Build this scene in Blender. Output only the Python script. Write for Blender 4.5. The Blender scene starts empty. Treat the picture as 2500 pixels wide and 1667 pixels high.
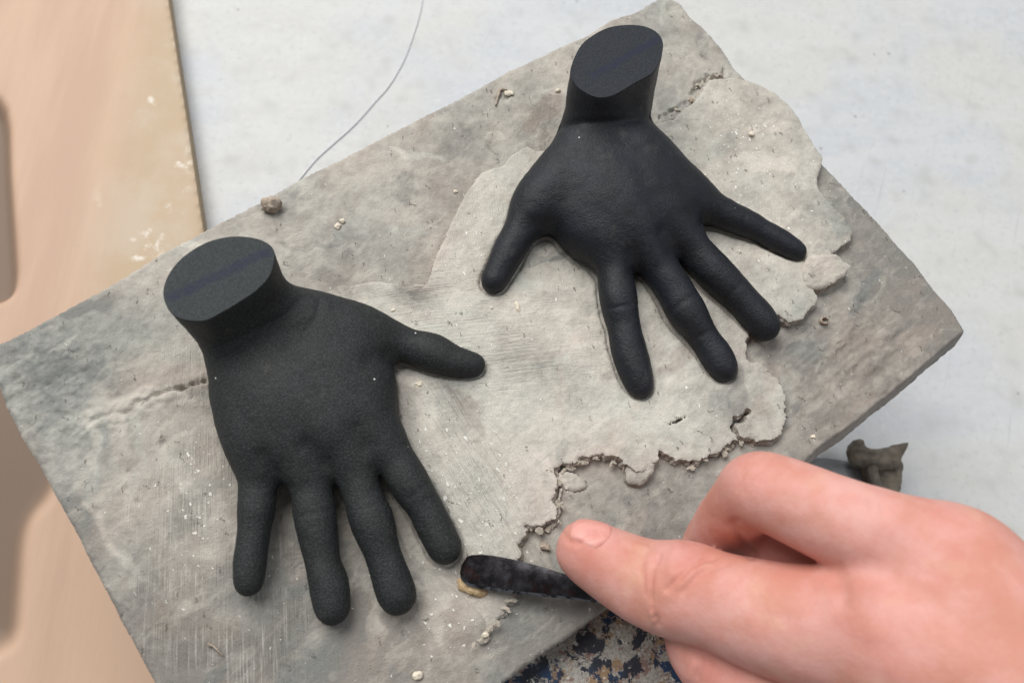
import bpy, bmesh, math, random
import numpy as np
from mathutils import Matrix, Vector

# ---------------------------------------------------------------- camera, world, light, exposure
U = 0.00009                      # one unit of the layout = 0.09 mm (one photo pixel on the clay at the picture centre)
FPX, CX, CY, DIST = 1935.0, 1250.0, 833.5, 1935.0
TILT = math.radians(20.7)
UPX, UPY = 0.28, 0.96            # direction of the tilt as seen in the picture (right, up)
n_c = np.array([math.sin(TILT)*UPX, math.sin(TILT)*UPY, math.cos(TILT)]); n_c /= np.linalg.norm(n_c)
x_c = np.array([1.0, 0, 0]) - n_c*n_c[0]; x_c /= np.linalg.norm(x_c)
y_c = np.cross(n_c, x_c)
R = np.array([x_c, y_c, n_c])    # camera axes -> world axes
CAM = R @ np.array([0, 0, DIST])
scene = bpy.context.scene
col = scene.collection
cam_d = bpy.data.cameras.new('camera'); cam = bpy.data.objects.new('camera', cam_d); col.objects.link(cam)
m = Matrix.Identity(4)
for i in range(3):
    for j in range(3): m[i][j] = R[i][j]
    m[i][3] = CAM[i]*U
cam.matrix_world = m
cam_d.sensor_fit = 'HORIZONTAL'; cam_d.sensor_width = 36.0; cam_d.lens = 36.0*FPX/2500.0
cam_d.clip_start = 0.005; cam_d.clip_end = 20.0
cam_d.dof.use_dof = True; cam_d.dof.focus_distance = 1960*U; cam_d.dof.aperture_fstop = 20.0
scene.camera = cam

world = bpy.data.worlds.new('World'); scene.world = world; world.use_nodes = True
bg = world.node_tree.nodes['Background']
bg.inputs['Color'].default_value = (0.98, 0.99, 1.0, 1); bg.inputs['Strength'].default_value = 0.21

def area(name, loc, target, size, energy, color):
    l = bpy.data.lights.new(name, 'AREA'); l.shape = 'RECTANGLE'; l.size, l.size_y = size; l.energy = energy; l.color = color
    o = bpy.data.objects.new(name, l); col.objects.link(o); o.location = loc
    o.rotation_euler = (Vector(target)-Vector(loc)).to_track_quat('-Z', 'Y').to_euler()
    return o
area('window_light', (-0.60, 0.78, 1.25), (0, 0, 0), (1.3, 1.0), 34.0, (1.0, 0.985, 0.96))
area('room_light', (0.9, 0.1, 1.2), (0, 0, 0), (0.7, 0.7), 4.5, (0.90, 0.95, 1.0))

vs = scene.view_settings
vs.view_transform = 'Standard'; vs.look = 'None'; vs.exposure = 0.0; vs.gamma = 1.0; vs.use_curve_mapping = False

# ---------------------------------------------------------------- helpers
rng = np.random.default_rng(7); random.seed(7)

def at(px, py, z=0.0):
    """layout point at height z whose picture is the photo pixel (px, py)"""
    d = R @ np.array([(px-CX)/FPX, -(py-CY)/FPX, -1.0])
    t = (z-CAM[2])/d[2]
    return CAM+d*t
def depth(p): return float((CAM-np.asarray(p)) @ R[:, 2])
def to_px(P):
    c = (np.asarray(P)-CAM) @ R
    return np.stack([CX+FPX*c[..., 0]/-c[..., 2], CY-FPX*c[..., 1]/-c[..., 2]], -1)
def poly_at(pts, z=0.0): return np.array([at(x, y, z) for x, y in pts])

def lattice(seed): return np.random.default_rng(seed).random((256, 256)).astype(np.float32)
_lat = {}
def vnoise(x, y, seed=0):
    if seed not in _lat: _lat[seed] = lattice(seed)
    L = _lat[seed]
    xi = np.floor(x).astype(np.int64); yi = np.floor(y).astype(np.int64)
    fx = x-xi; fy = y-yi
    fx = fx*fx*fx*(fx*(fx*6-15)+10); fy = fy*fy*fy*(fy*(fy*6-15)+10)
    a = L[xi & 255, yi & 255]; b = L[(xi+1) & 255, yi & 255]; c = L[xi & 255, (yi+1) & 255]; d = L[(xi+1) & 255, (yi+1) & 255]
    return (a*(1-fx)*(1-fy)+b*fx*(1-fy)+c*(1-fx)*fy+d*fx*fy)*2-1
def fbm(x, y, scale, seed=0, octs=4, gain=0.5):
    s = 0; a = 1; t = 0
    for o in range(octs):
        s = s+a*vnoise(x/scale+31.7*o, y/scale+17.3*o, seed+o); t += a; a *= gain; scale *= 0.5
    return s/t

def sd_poly(x, y, P):
    """signed distance to a closed polygon, negative inside"""
    P = np.asarray(P)[:, :2]; d = np.full(x.shape, 1e18); s = np.ones(x.shape)
    n = len(P)
    for i in range(n):
        a = P[i]; b = P[i-1]
        ex, ey = b-a; wx = x-a[0]; wy = y-a[1]
        t = np.clip((wx*ex+wy*ey)/(ex*ex+ey*ey), 0, 1)
        bx = wx-ex*t; by = wy-ey*t
        d = np.minimum(d, bx*bx+by*by)
        c1 = y >= a[1]; c2 = y < b[1]; c3 = ex*wy > ey*wx
        flip = (c1 & c2 & c3) | (~c1 & ~c2 & ~c3)
        s = np.where(flip, -s, s)
    return s*np.sqrt(d)
def d_line(x, y, P):
    P = np.asarray(P)[:, :2]; d = np.full(x.shape, 1e18)
    for i in range(len(P)-1):
        a = P[i]; e = P[i+1]-a
        wx = x-a[0]; wy = y-a[1]
        t = np.clip((wx*e[0]+wy*e[1])/(e@e), 0, 1)
        d = np.minimum(d, (wx-e[0]*t)**2+(wy-e[1]*t)**2)
    return np.sqrt(d)
def catmull(P, sub=5):
    P = np.asarray(P, float); Q = np.vstack([2*P[0]-P[1], P, 2*P[-1]-P[-2]]); out = []
    for i in range(1, len(Q)-2):
        for k in range(sub):
            t = k/sub; p0, p1, p2, p3 = Q[i-1], Q[i], Q[i+1], Q[i+2]
            out.append(0.5*(2*p1+(p2-p0)*t+(2*p0-5*p1+4*p2-p3)*t*t+(-p0+3*p1-3*p2+p3)*t**3))
    out.append(Q[-2]); return np.array(out)
def smooth_closed(P, sub=5):
    P = np.asarray(P, float); n = len(P); out = []
    for i in range(n):
        p0, p1, p2, p3 = P[i-1], P[i], P[(i+1) % n], P[(i+2) % n]
        for k in range(sub):
            t = k/sub
            out.append(0.5*(2*p1+(p2-p0)*t+(2*p0-5*p1+4*p2-p3)*t*t+(-p0+3*p1-3*p2+p3)*t**3))
    return np.array(out)

def tag(o, label=None, cat=None, group=None, kind=None):
    if label: o['label'] = label
    if cat: o['category'] = cat
    if group: o['group'] = group
    if kind: o['kind'] = kind
    return o
def empty(name, base):
    o = bpy.data.objects.new(name, None); col.objects.link(o); o.location = tuple(np.asarray(base)*U); o.empty_display_size = 0.01
    return o
def mesh_obj(name, verts, faces, mat, base=(0, 0, 0), parent=None, smooth=True, attrs=None, sharp=None):
    V = (np.asarray(verts, float)-np.asarray(base, float))*U
    me = bpy.data.meshes.new(name)
    F = faces if isinstance(faces, list) else faces.tolist()
    me.from_pydata(V.tolist(), [], F)
    me.validate()
    if attrs:
        for k, a in attrs.items():
            ca = me.color_attributes.new(k, 'FLOAT_COLOR', 'POINT')
            buf = np.ones((len(V), 4), np.float32); buf[:, :a.shape[1]] = a
            ca.data.foreach_set('color', buf.ravel())
    if smooth: me.polygons.foreach_set('use_smooth', [True]*len(me.polygons))
    if sharp: me.set_sharp_from_angle(angle=math.radians(sharp))
    me.materials.append(mat); me.update()
    o = bpy.data.objects.new(name, me); col.objects.link(o)
    if parent is None: o.location = tuple(np.asarray(base)*U)
    else: o.parent = parent
    return o

# --- signed-distance modelling
class Field:
    def __init__(s, lo, hi, h):
        s.lo = np.asarray(lo, float); s.h = h
        n = np.ceil((np.asarray(hi)-s.lo)/h).astype(int)+1
        s.ax = [s.lo[i]+h*np.arange(n[i]) for i in range(3)]; s.n = n
    def new(s): return np.full(tuple(s.n), 1e3, np.float32)
    def box(s, lo, hi):
        sl = []
        for i in range(3):
            a = max(0, int((lo[i]-s.lo[i])/s.h)); b = min(s.n[i], int((hi[i]-s.lo[i])/s.h)+2)
            sl.append(slice(a, max(a, b)))
        return tuple(sl)
    def grids(s, sl):
        return (s.ax[0][sl[0]][:, None, None].astype(np.float32), s.ax[1][sl[1]][None, :, None].astype(np.float32), s.ax[2][sl[2]][None, None, :].astype(np.float32))
    def cone(s, F, a, ra, b, rb, k=0.0, flat=1.0):
        mrg = max(ra, rb)+70
        sl = s.box(np.minimum(a, b)-mrg, np.maximum(a, b)+mrg)
        x, y, z = s.grids(sl)
        e = np.asarray(b)-np.asarray(a); l2 = float(e@e)+1e-9
        wx, wy, wz = x-a[0], y-a[1], z-a[2]
        t = np.clip((wx*e[0]+wy*e[1]+wz*e[2])/l2, 0, 1)
        d = np.sqrt((wx-e[0]*t)**2+(wy-e[1]*t)**2+((wz-e[2]*t)*flat)**2)-(ra+(rb-ra)*t)
        F[sl] = smin(F[sl], d, k)
    def chain(s, F, pts, k=0.0, sub=4, flat=1.0):
        """pts: (px, py, z, apparent radius in photo pixels)"""
        L = []
        for px, py, z, r in pts:
            p = at(px, py, z); L.append([*p, r*depth(p)/DIST])
        Q = catmull(L, sub) if len(L) > 2 else np.array(L)
        for i in range(len(Q)-1): s.cone(F, Q[i, :3], Q[i, 3], Q[i+1, :3], Q[i+1, 3], k, flat)
def smin(a, b, k):
    if k <= 0: return np.minimum(a, b)
    h = np.maximum(k-np.abs(a-b), 0)/k
    return np.minimum(a, b)-h*h*k*0.25
def surface_nets(F, lo, h):
    F = F.copy()
    for ax in range(3):
        sl = [slice(None)]*3
        for e in (0, -1):
            sl[ax] = e; F[tuple(sl)] = np.maximum(F[tuple(sl)], 0.5)
    S = F < 0
    c = np.zeros(tuple(np.array(F.shape)-1), np.int8)
    off = [(i, j, k) for i in (0, 1) for j in (0, 1) for k in (0, 1)]
    for i, j, k in off: c += S[i:F.shape[0]-1+i, j:F.shape[1]-1+j, k:F.shape[2]-1+k]
    act = np.argwhere((c > 0) & (c < 8))
    vals = np.stack([F[act[:, 0]+i, act[:, 1]+j, act[:, 2]+k] for i, j, k in off], 1)
    O = np.array(off, float); acc = np.zeros((len(act), 3)); cnt = np.zeros(len(act))
    for p in range(8):
        for q in range(p+1, 8):
            if np.abs(O[p]-O[q]).sum() != 1: continue
            a, b = vals[:, p], vals[:, q]; mk = (a < 0) != (b < 0)
            t = np.where(mk, a/np.where(mk, a-b, 1), 0)
            acc += np.where(mk[:, None], O[p]+(O[q]-O[p])*t[:, None], 0); cnt += mk
    V = np.asarray(lo)+h*(act+acc/cnt[:, None])
    idg = np.full(c.shape, -1, np.int64); idg[act[:, 0], act[:, 1], act[:, 2]] = np.arange(len(act))
    faces = []
    for ax in range(3):
        o1, o2 = [(1, 2), (2, 0), (0, 1)][ax]
        sl0 = [slice(None)]*3; sl1 = [slice(None)]*3; sl0[ax] = slice(0, -1); sl1[ax] = slice(1, None)
        A, B = S[tuple(sl0)], S[tuple(sl1)]
        for direc in (0, 1):
            e = np.argwhere((A & ~B) if direc == 0 else (~A & B))
            e = e[(e[:, o1] > 0) & (e[:, o2] > 0)]
            q = []
            for d1, d2 in ((-1, -1), (0, -1), (0, 0), (-1, 0)):
                c3 = e.copy(); c3[:, o1] += d1; c3[:, o2] += d2; q.append(idg[c3[:, 0], c3[:, 1], c3[:, 2]])
            q = np.stack(q, 1)
            if direc: q = q[:, ::-1]
            faces.append(q)
    Fc = np.vstack(faces)
    return V, Fc[(Fc >= 0).all(1)]
def vnormals(V, F):
    n = np.cross(V[F[:, 1]]-V[F[:, 0]], V[F[:, 2]]-V[F[:, 0]]); N = np.zeros_like(V)
    for k in range(F.shape[1]): np.add.at(N, F[:, k], n)
    return N/np.maximum(np.linalg.norm(N, axis=1, keepdims=True), 1e-9)
def relax(V, F, it=2, lam=0.5):
    e = np.vstack([F[:, [i, (i+1) % F.shape[1]]] for i in range(F.shape[1])])
    for _ in range(it):
        s = np.zeros_like(V); c = np.zeros(len(V))
        np.add.at(s, e[:, 0], V[e[:, 1]]); np.add.at(c, e[:, 0], 1)
        V = V+lam*(s/np.maximum(c, 1)[:, None]-V)
    return V

# --- sheets (height fields with a traced outline)
def sheet(outline, step, sdfun, hfun, zbot, skirt):
    lo = outline[:, :2].min(0)-30; hi = outline[:, :2].max(0)+30
    xs = np.arange(lo[0], hi[0], step); ys = np.arange(lo[1], hi[1], step)
    X, Y = np.meshgrid(xs, ys, indexing='ij')
    sd = sdfun(X, Y)
    gx, gy = np.gradient(sd, step)
    ok = sd < step*0.75
    nx, ny = X.shape
    idx = np.arange(nx*ny).reshape(nx, ny)
    q = np.stack([idx[:-1, :-1], idx[1:, :-1], idx[1:, 1:], idx[:-1, 1:]], -1).reshape(-1, 4)
    okq = ok.ravel()[q].all(1) & (sd.ravel()[q].min(1) < -step*0.2)
    q = q[okq]
    used = np.unique(q); rem = np.full(nx*ny, -1); rem[used] = np.arange(len(used)); q = rem[q]
    x, y, s = X.ravel()[used].copy(), Y.ravel()[used].copy(), sd.ravel()[used]
    g = np.stack([gx.ravel()[used], gy.ravel()[used]], 1); g /= np.maximum(np.linalg.norm(g, axis=1, keepdims=True), 1e-6)
    # boundary edges
    e = np.vstack([q[:, [i, (i+1) % 4]] for i in range(4)])
    key = np.sort(e, 1); ku = key[:, 0]*10**8+key[:, 1]
    u, inv, cn = np.unique(ku, return_inverse=True, return_counts=True)
    be = e[cn[inv.ravel()] == 1]
    bv = np.unique(be)
    mv = np.clip(s[bv], -step*1.2, step*1.2)
    x[bv] -= g[bv, 0]*mv; y[bv] -= g[bv, 1]*mv
    z = hfun(x, y, s)
    V = np.stack([x, y, z], 1)
    nb = len(bv); rb = np.full(len(V), -1); rb[bv] = np.arange(nb)
    rings = [np.stack([x[bv], y[bv], z[bv]], 1)]
    for frac, out, rough in skirt:
        nz = fbm(x[bv], y[bv], 16, 90+int(frac*10), 2)*rough
        rings.append(np.stack([x[bv]+g[bv, 0]*(out+nz), y[bv]+g[bv, 1]*(out+nz), z[bv]+(zbot-z[bv])*frac+nz*0.5], 1))
    base = len(V); allV = [V]; F = [q]
    for k, r in enumerate(rings):
        allV.append(r)
        if k:
            a = base+(k-1)*nb; b = base+k*nb
            F.append(np.stack([a+rb[be[:, 0]], b+rb[be[:, 0]], b+rb[be[:, 1]], a+rb[be[:, 1]]], 1))
    sa = np.concatenate([s, np.zeros(nb*len(rings))])
    wall = np.concatenate([np.zeros(len(V)), np.ones(nb*len(rings))])
    return np.vstack(allV), np.vstack(F), sa, wall

# --- material nodes
class NT:
    def __init__(s, name):
        s.m = bpy.data.materials.new(name); s.m.use_nodes = True; s.t = s.m.node_tree; s.n = s.t.nodes; s.l = s.t.links
        s.b = s.n['Principled BSDF']
        tc = s.n.new('ShaderNodeTexCoord'); mp = s.n.new('ShaderNodeMapping'); mp.inputs['Scale'].default_value = (1/U,)*3
        s.l.new(tc.outputs['Object'], mp.inputs['Vector']); s.co = mp.outputs['Vector']
    def put(s, sock, v):
        if isinstance(v, bpy.types.NodeSocket): s.l.new(v, sock)
        elif isinstance(v, tuple) and len(v) == 3 and sock.type == 'RGBA': sock.default_value = (*v, 1)
        else: sock.default_value = v
    def noise(s, scale, detail=4, rough=0.55, co=None, dist=0.0):
        n = s.n.new('ShaderNodeTexNoise'); s.put(n.inputs['Vector'], co or s.co); n.inputs['Scale'].default_value = scale
        n.inputs['Detail'].default_value = detail; n.inputs['Roughness'].default_value = rough; n.inputs['Distortion'].default_value = dist
        return n.outputs['Fac']
    def voro(s, scale, co=None, feature='F1', rnd=1.0):
        n = s.n.new('ShaderNodeTexVoronoi'); n.feature = feature; n.voronoi_dimensions = '2D'; s.put(n.inputs['Vector'], co or s.co); n.inputs['Scale'].default_value = scale
        n.inputs['Randomness'].default_value = rnd
        return n.outputs['Distance'], (n.outputs['Color'] if feature == 'F1' else None)
    def map(s, rot=0.0, scale=(1, 1, 1), loc=(0, 0, 0), co=None):
        n = s.n.new('ShaderNodeMapping'); n.vector_type = 'TEXTURE'
        n.inputs['Rotation'].default_value = (0, 0, rot); n.inputs['Scale'].default_value = scale; n.inputs['Location'].default_value = loc
        s.put(n.inputs['Vector'], co or s.co); return n.outputs['Vector']
    def warp(s, co, scale, amt):
        n = s.n.new('ShaderNodeTexNoise'); s.put(n.inputs['Vector'], s.co); n.inputs['Scale'].default_value = scale; n.inputs['Detail'].default_value = 2
        a = s.n.new('ShaderNodeVectorMath'); a.operation = 'SUBTRACT'; s.l.new(n.outputs['Color'], a.inputs[0]); a.inputs[1].default_value = (0.5, 0.5, 0.5)
        m_ = s.n.new('ShaderNodeVectorMath'); m_.operation = 'SCALE'; s.l.new(a.outputs[0], m_.inputs[0]); m_.inputs['Scale'].default_value = amt
        d = s.n.new('ShaderNodeVectorMath'); d.operation = 'ADD'; s.l.new(co, d.inputs[0]); s.l.new(m_.outputs[0], d.inputs[1]); return d.outputs[0]
    def ramp(s, v, a, b, lo=0.0, hi=1.0, smooth=True):
        n = s.n.new('ShaderNodeMapRange'); n.interpolation_type = 'SMOOTHSTEP' if smooth else 'LINEAR'
        s.put(n.inputs['Value'], v); n.inputs['From Min'].default_value = a; n.inputs['From Max'].default_value = b
        n.inputs['To Min'].default_value = lo; n.inputs['To Max'].default_value = hi; return n.outputs['Result']
    def math(s, op, a, b=0.0):
        n = s.n.new('ShaderNodeMath'); n.operation = op; s.put(n.inputs[0], a); s.put(n.inputs[1], b); return n.outputs[0]
    def mix(s, f, a, b, mode='MIX'):
        n = s.n.new('ShaderNodeMix'); n.data_type = 'RGBA'; n.blend_type = mode
        s.put(n.inputs[0], f); s.put(n.inputs[6], a); s.put(n.inputs[7], b); return n.outputs[2]
    def attr(s, name):
        n = s.n.new('ShaderNodeAttribute'); n.attribute_name = name
        sp = s.n.new('ShaderNodeSeparateColor'); s.l.new(n.outputs['Color'], sp.inputs[0]); return sp.outputs
    def sep(s, c):
        sp = s.n.new('ShaderNodeSeparateColor'); s.l.new(c, sp.inputs[0]); return sp.outputs
    def sepxyz(s, c=None):
        sp = s.n.new('ShaderNodeSeparateXYZ'); s.l.new(c or s.co, sp.inputs[0]); return sp.outputs
    def bump(s, h, dist, strength=1.0, prev=None):
        n = s.n.new('ShaderNodeBump'); s.put(n.inputs['Height'], h); n.inputs['Distance'].default_value = dist*U; n.inputs['Strength'].default_value = strength
        if prev: s.l.new(prev, n.inputs['Normal'])
        return n.outputs['Normal']
    def done(s, color, rough=0.8, normal=None, spec=0.3, **kw):
        s.put(s.b.inputs['Base Color'], color); s.put(s.b.inputs['Roughness'], rough); s.b.inputs['Specular IOR Level'].default_value = spec
        if normal: s.l.new(normal, s.b.inputs['Normal'])
        for k, v in kw.items(): s.put(s.b.inputs[k.replace('_', ' ')], v)
        return s.m
def srgb(r, g, b):
    f = lambda c: (c/255/12.92 if c/255 <= 0.04045 else ((c/255+0.055)/1.055)**2.4)
    return (f(r), f(g), f(b))

# clay -------------------------------------------------------------
def clay_material(name, tint=(1, 1, 1), use_attr=True):
    t = NT(name)
    big = t.noise(0.006, 5, 0.6); mid = t.noise(0.035, 5, 0.62); fine = t.noise(0.25, 3, 0.6)
    if use_attr:
        A = t.attr('tone'); dry, hue, spk = A[0], A[1], A[2]
        W = t.attr('stroke'); wv, wh, wd = W[0], W[1], W[2]
    else: dry, hue, spk, wv, wh, wd = 0.6, 0.6, 0.5, 0.0, 0.0, 0.0
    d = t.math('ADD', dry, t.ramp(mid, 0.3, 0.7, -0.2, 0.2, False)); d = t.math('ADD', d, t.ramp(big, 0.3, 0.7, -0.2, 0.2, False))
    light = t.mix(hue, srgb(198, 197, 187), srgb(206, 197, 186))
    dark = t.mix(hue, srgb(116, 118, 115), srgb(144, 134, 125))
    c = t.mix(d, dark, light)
    c = t.mix(t.ramp(t.noise(0.02, 6, 0.7, dist=0.8), 0.52, 0.72, 0, 0.25), c, srgb(150, 147, 140))
    c = t.mix(t.ramp(fine, 0.4, 0.75, 0.0, 0.15), c, srgb(120, 118, 112))
    # brush strokes
    def stroke(rot, seed):
        co = t.map(rot, (130, 2.6, 130), (seed*37.0, seed*11.0, 0)); a = t.noise(1.0, 3, 0.6, co)
        return a
    sv, sh, sdg = stroke(math.radians(97), 1), stroke(math.radians(8), 2), stroke(math.radians(-58), 3)
    st = t.math('ADD', t.math('ADD', t.math('MULTIPLY', t.math('SUBTRACT', sv, 0.5), wv), t.math('MULTIPLY', t.math('SUBTRACT', sh, 0.5), wh)), t.math('MULTIPLY', t.math('SUBTRACT', sdg, 0.5), wd))
    sw = t.noise(1.0, 4, 0.65, t.map(math.radians(40), (90, 34, 100), (31, 8, 0)), 0.6)
    c = t.mix(t.ramp(sw, 0.50, 0.72, 0, 0.20), c, srgb(226, 219, 204))
    c = t.mix(t.ramp(sw, 0.47, 0.28, 0, 0.18), c, srgb(138, 136, 132))
    c = t.mix(t.ramp(st, 0.02, 0.24, 0, 0.36), c, srgb(124, 120, 114))
    c = t.mix(t.ramp(st, -0.03, -0.24, 0, 0.45), c, srgb(226, 221, 212))
    # white grog specks and dark pits
    wob = t.warp(t.map(0.6, (1, 1.5, 1)), 0.12, 14.0)
    v1, c1 = t.voro(0.045, wob); k1 = t.sep(c1)
    r1 = t.math('MULTIPLY', t.ramp(k1[0], 0.52, 1.0, 0.0, 0.19, False), t.ramp(spk, 0, 1, 0.35, 1.0, False))
    w1 = t.ramp(t.math('SUBTRACT', r1, v1), 0.0, 0.03)
    v2, c2 = t.voro(0.085, t.map(-0.4, (1.3, 1, 1), (50, 9, 0))); k2 = t.sep(c2)
    r2 = t.math('MULTIPLY', t.ramp(k2[1], 0.6, 1.0, 0.0, 0.24, False), t.ramp(spk, 0, 1, 0.12, 1.0, False))
    w2 = t.ramp(t.math('SUBTRACT', r2, v2), 0.0, 0.05)
    white = t.math('MAXIMUM', w1, w2)
    v3, c3 = t.voro(0.04, t.warp(t.map(1.1, (1, 2.4, 1), (19, 70, 0)), 0.15, 22.0)); k3 = t.sep(c3)
    p3 = t.ramp(t.math('SUBTRACT', t.ramp(k3[2], 0.84, 1.0, 0.0, 0.11, False), v3), 0.0, 0.03)
    v4, c4 = t.voro(0.08, t.warp(t.map(0.2, (1, 2.8, 1), (3, 44, 0)), 0.2, 14.0)); k4 = t.sep(c4)
    p4 = t.ramp(t.math('SUBTRACT', t.ramp(k4[0], 0.88, 1.0, 0.0, 0.17, False), v4), 0.0, 0.05)
    pit = t.math('MAXIMUM', p3, p4)
    c = t.mix(t.math('MULTIPLY', pit, 0.6), c, srgb(92, 86, 80))
    c = t.mix(t.math('MULTIPLY', white, 0.9), c, srgb(240, 238, 230))
    c = t.mix(1.0, c, tint, 'MULTIPLY')
    nrm = t.bump(mid, 3.2, 0.7); nrm = t.bump(fine, 1.8, 0.7, nrm); nrm = t.bump(t.noise(0.11, 4, 0.65), 2.5, 0.8, nrm)
    nrm = t.bump(st, 5.0, 0.9, nrm); nrm = t.bump(t.math('SUBTRACT', white, t.math('MULTIPLY', pit, 1.6)), 1.6, 1.0, nrm)
    return t.done(c, t.ramp(dry, 0, 1, 0.55, 0.85, False) if use_attr else 0.8, nrm, 0.3)
M_clay = clay_material('clay')
M_crumb = clay_material('clay_crumb', (0.92, 0.88, 0.84), False)

# black rubber -----------------------------------------------------
def rubber(name, base, grain, rough, tint):
    t = NT(name)
    big = t.noise(0.012, 4, 0.55); g = t.noise(0.24, 3, 0.7); leather = t.noise(0.12, 3, 0.6, dist=1.2)
    c = t.mix(t.ramp(big, 0.35, 0.7), base, tint)
    c = t.mix(t.ramp(g, 0.42, 0.66, 0, 0.8), c, grain)  # lighter grain speckled through the rubber
    z = t.sepxyz()[2]
    edge = t.math('MULTIPLY', t.ramp(z, 20, 46, 1.0, 0.0), t.ramp(t.noise(0.05, 5, 0.75), 0.50, 0.64))
    c = t.mix(t.math('MULTIPLY', edge, 0.6), c, srgb(150, 140, 125))
    c = t.mix(t.ramp(t.noise(0.018, 6, 0.72, t.map(0, (1, 1, 1), (140, 60, 0))), 0.58, 0.78, 0, 0.16), c, srgb(130, 124, 114))
    v, cc = t.voro(0.012); k = t.sep(cc)
    c = t.mix(t.ramp(t.math('SUBTRACT', t.ramp(k[0], 0.88, 1, 0, 0.03, False), v), 0, 0.01), c, srgb(215, 212, 205))
    rip = t.noise(1.0, 2, 0.5, t.map(math.radians(12), (30, 6.5, 30)), 0.8)
    n = t.bump(leather, 2.4, 0.55); n = t.bump(rip, 1.6, 0.35, n); n = t.bump(g, 1.8, 0.8, n)
    return t.done(c, rough, n, 0.36)
M_rubL = rubber('black_rubber_matte', srgb(27, 30, 32), srgb(56, 61, 62), 0.62, srgb(33, 34, 32))
M_rubR = rubber('black_rubber_satin', srgb(20, 22, 26), srgb(36, 40, 47), 0.5, srgb(23, 26, 36))
def cut_material(name, base, p0, p1, w):
    t = NT(name)
    g = t.noise(0.24, 3, 0.7); c = t.mix(t.ramp(g, 0.38, 0.66, 0, 0.8), base, tuple(v*1.9 for v in base))
    d = np.array(p1)-np.array(p0); ang = math.atan2(d[1], d[0])
    q = t.sepxyz(t.map(ang, (1, 1, 1), (p0[0], p0[1], 0)))
    L = float(np.hypot(*d[:2])); wob = t.math('ADD', q[1], t.ramp(t.noise(0.02, 2), 0, 1, -9, 9, False))
    band = t.math('MULTIPLY', t.ramp(t.math('ABSOLUTE', wob), w*1.15, w*0.35), t.math('MULTIPLY', t.ramp(q[0], -6, 8), t.ramp(q[0], L+6, L-8)))
    band = t.math('MULTIPLY', band, t.ramp(t.noise(0.09, 4, 0.7), 0.3, 0.6, 0.4, 0.95))
    c = t.mix(t.math('MULTIPLY', band, 0.7), c, srgb(34, 37, 60))
    return t.done(c, 0.72, t.bump(g, 1.4, 0.7), 0.3)

# ---------------------------------------------------------------- the table
def table_material():
    t = NT('white_table_paint')
    a = t.noise(1.0, 5, 0.6, t.map(math.radians(6), (420, 130, 500))); b = t.noise(0.010, 6, 0.65); cfn = t.noise(0.04, 4, 0.65); w = t.noise(0.0016, 3, 0.5, t.map(0, (1, 1, 1), (0, 300, 0)))
    c = t.mix(t.ramp(w, 0.4, 0.6), srgb(193, 196, 200), srgb(199, 199, 196))
    c = t.mix(t.ramp(a, 0.40, 0.68, 0, 0.6), c, srgb(204, 205, 205))
    c = t.mix(t.ramp(b, 0.50, 0.74, 0, 0.5), c, srgb(168, 168, 166))
    c = t.mix(t.ramp(cfn, 0.52, 0.72, 0, 0.5), c, srgb(212, 212, 211))
    c = t.mix(t.ramp(cfn, 0.46, 0.30, 0, 0.35), c, srgb(164, 168, 172))
    v, cc = t.voro(0.006); k = t.sep(cc)
    c = t.mix(t.ramp(t.math('SUBTRACT', t.ramp(k[1], 0.6, 1, 0, 0.07, False), v), 0, 0.05, 0, 0.6), c, srgb(140, 138, 134))
    s = t.noise(1.0, 3, 0.6, t.map(math.radians(70), (420, 14, 300), (90, 20, 0)))
    c = t.mix(t.ramp(s, 0.64, 0.76, 0, 0.3), c, srgb(160, 163, 168))
    return t.done(c, 0.6, t.bump(b, 6, 0.4), 0.3)
ZT = -800.0
tv = [(-9000, -9000, ZT), (9000, -9000, ZT), (9000, 9000, ZT), (-9000, 9000, ZT)]
tag(mesh_obj('table_top', tv, [[0, 1, 2, 3]], table_material(), smooth=False), kind='structure')

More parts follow.
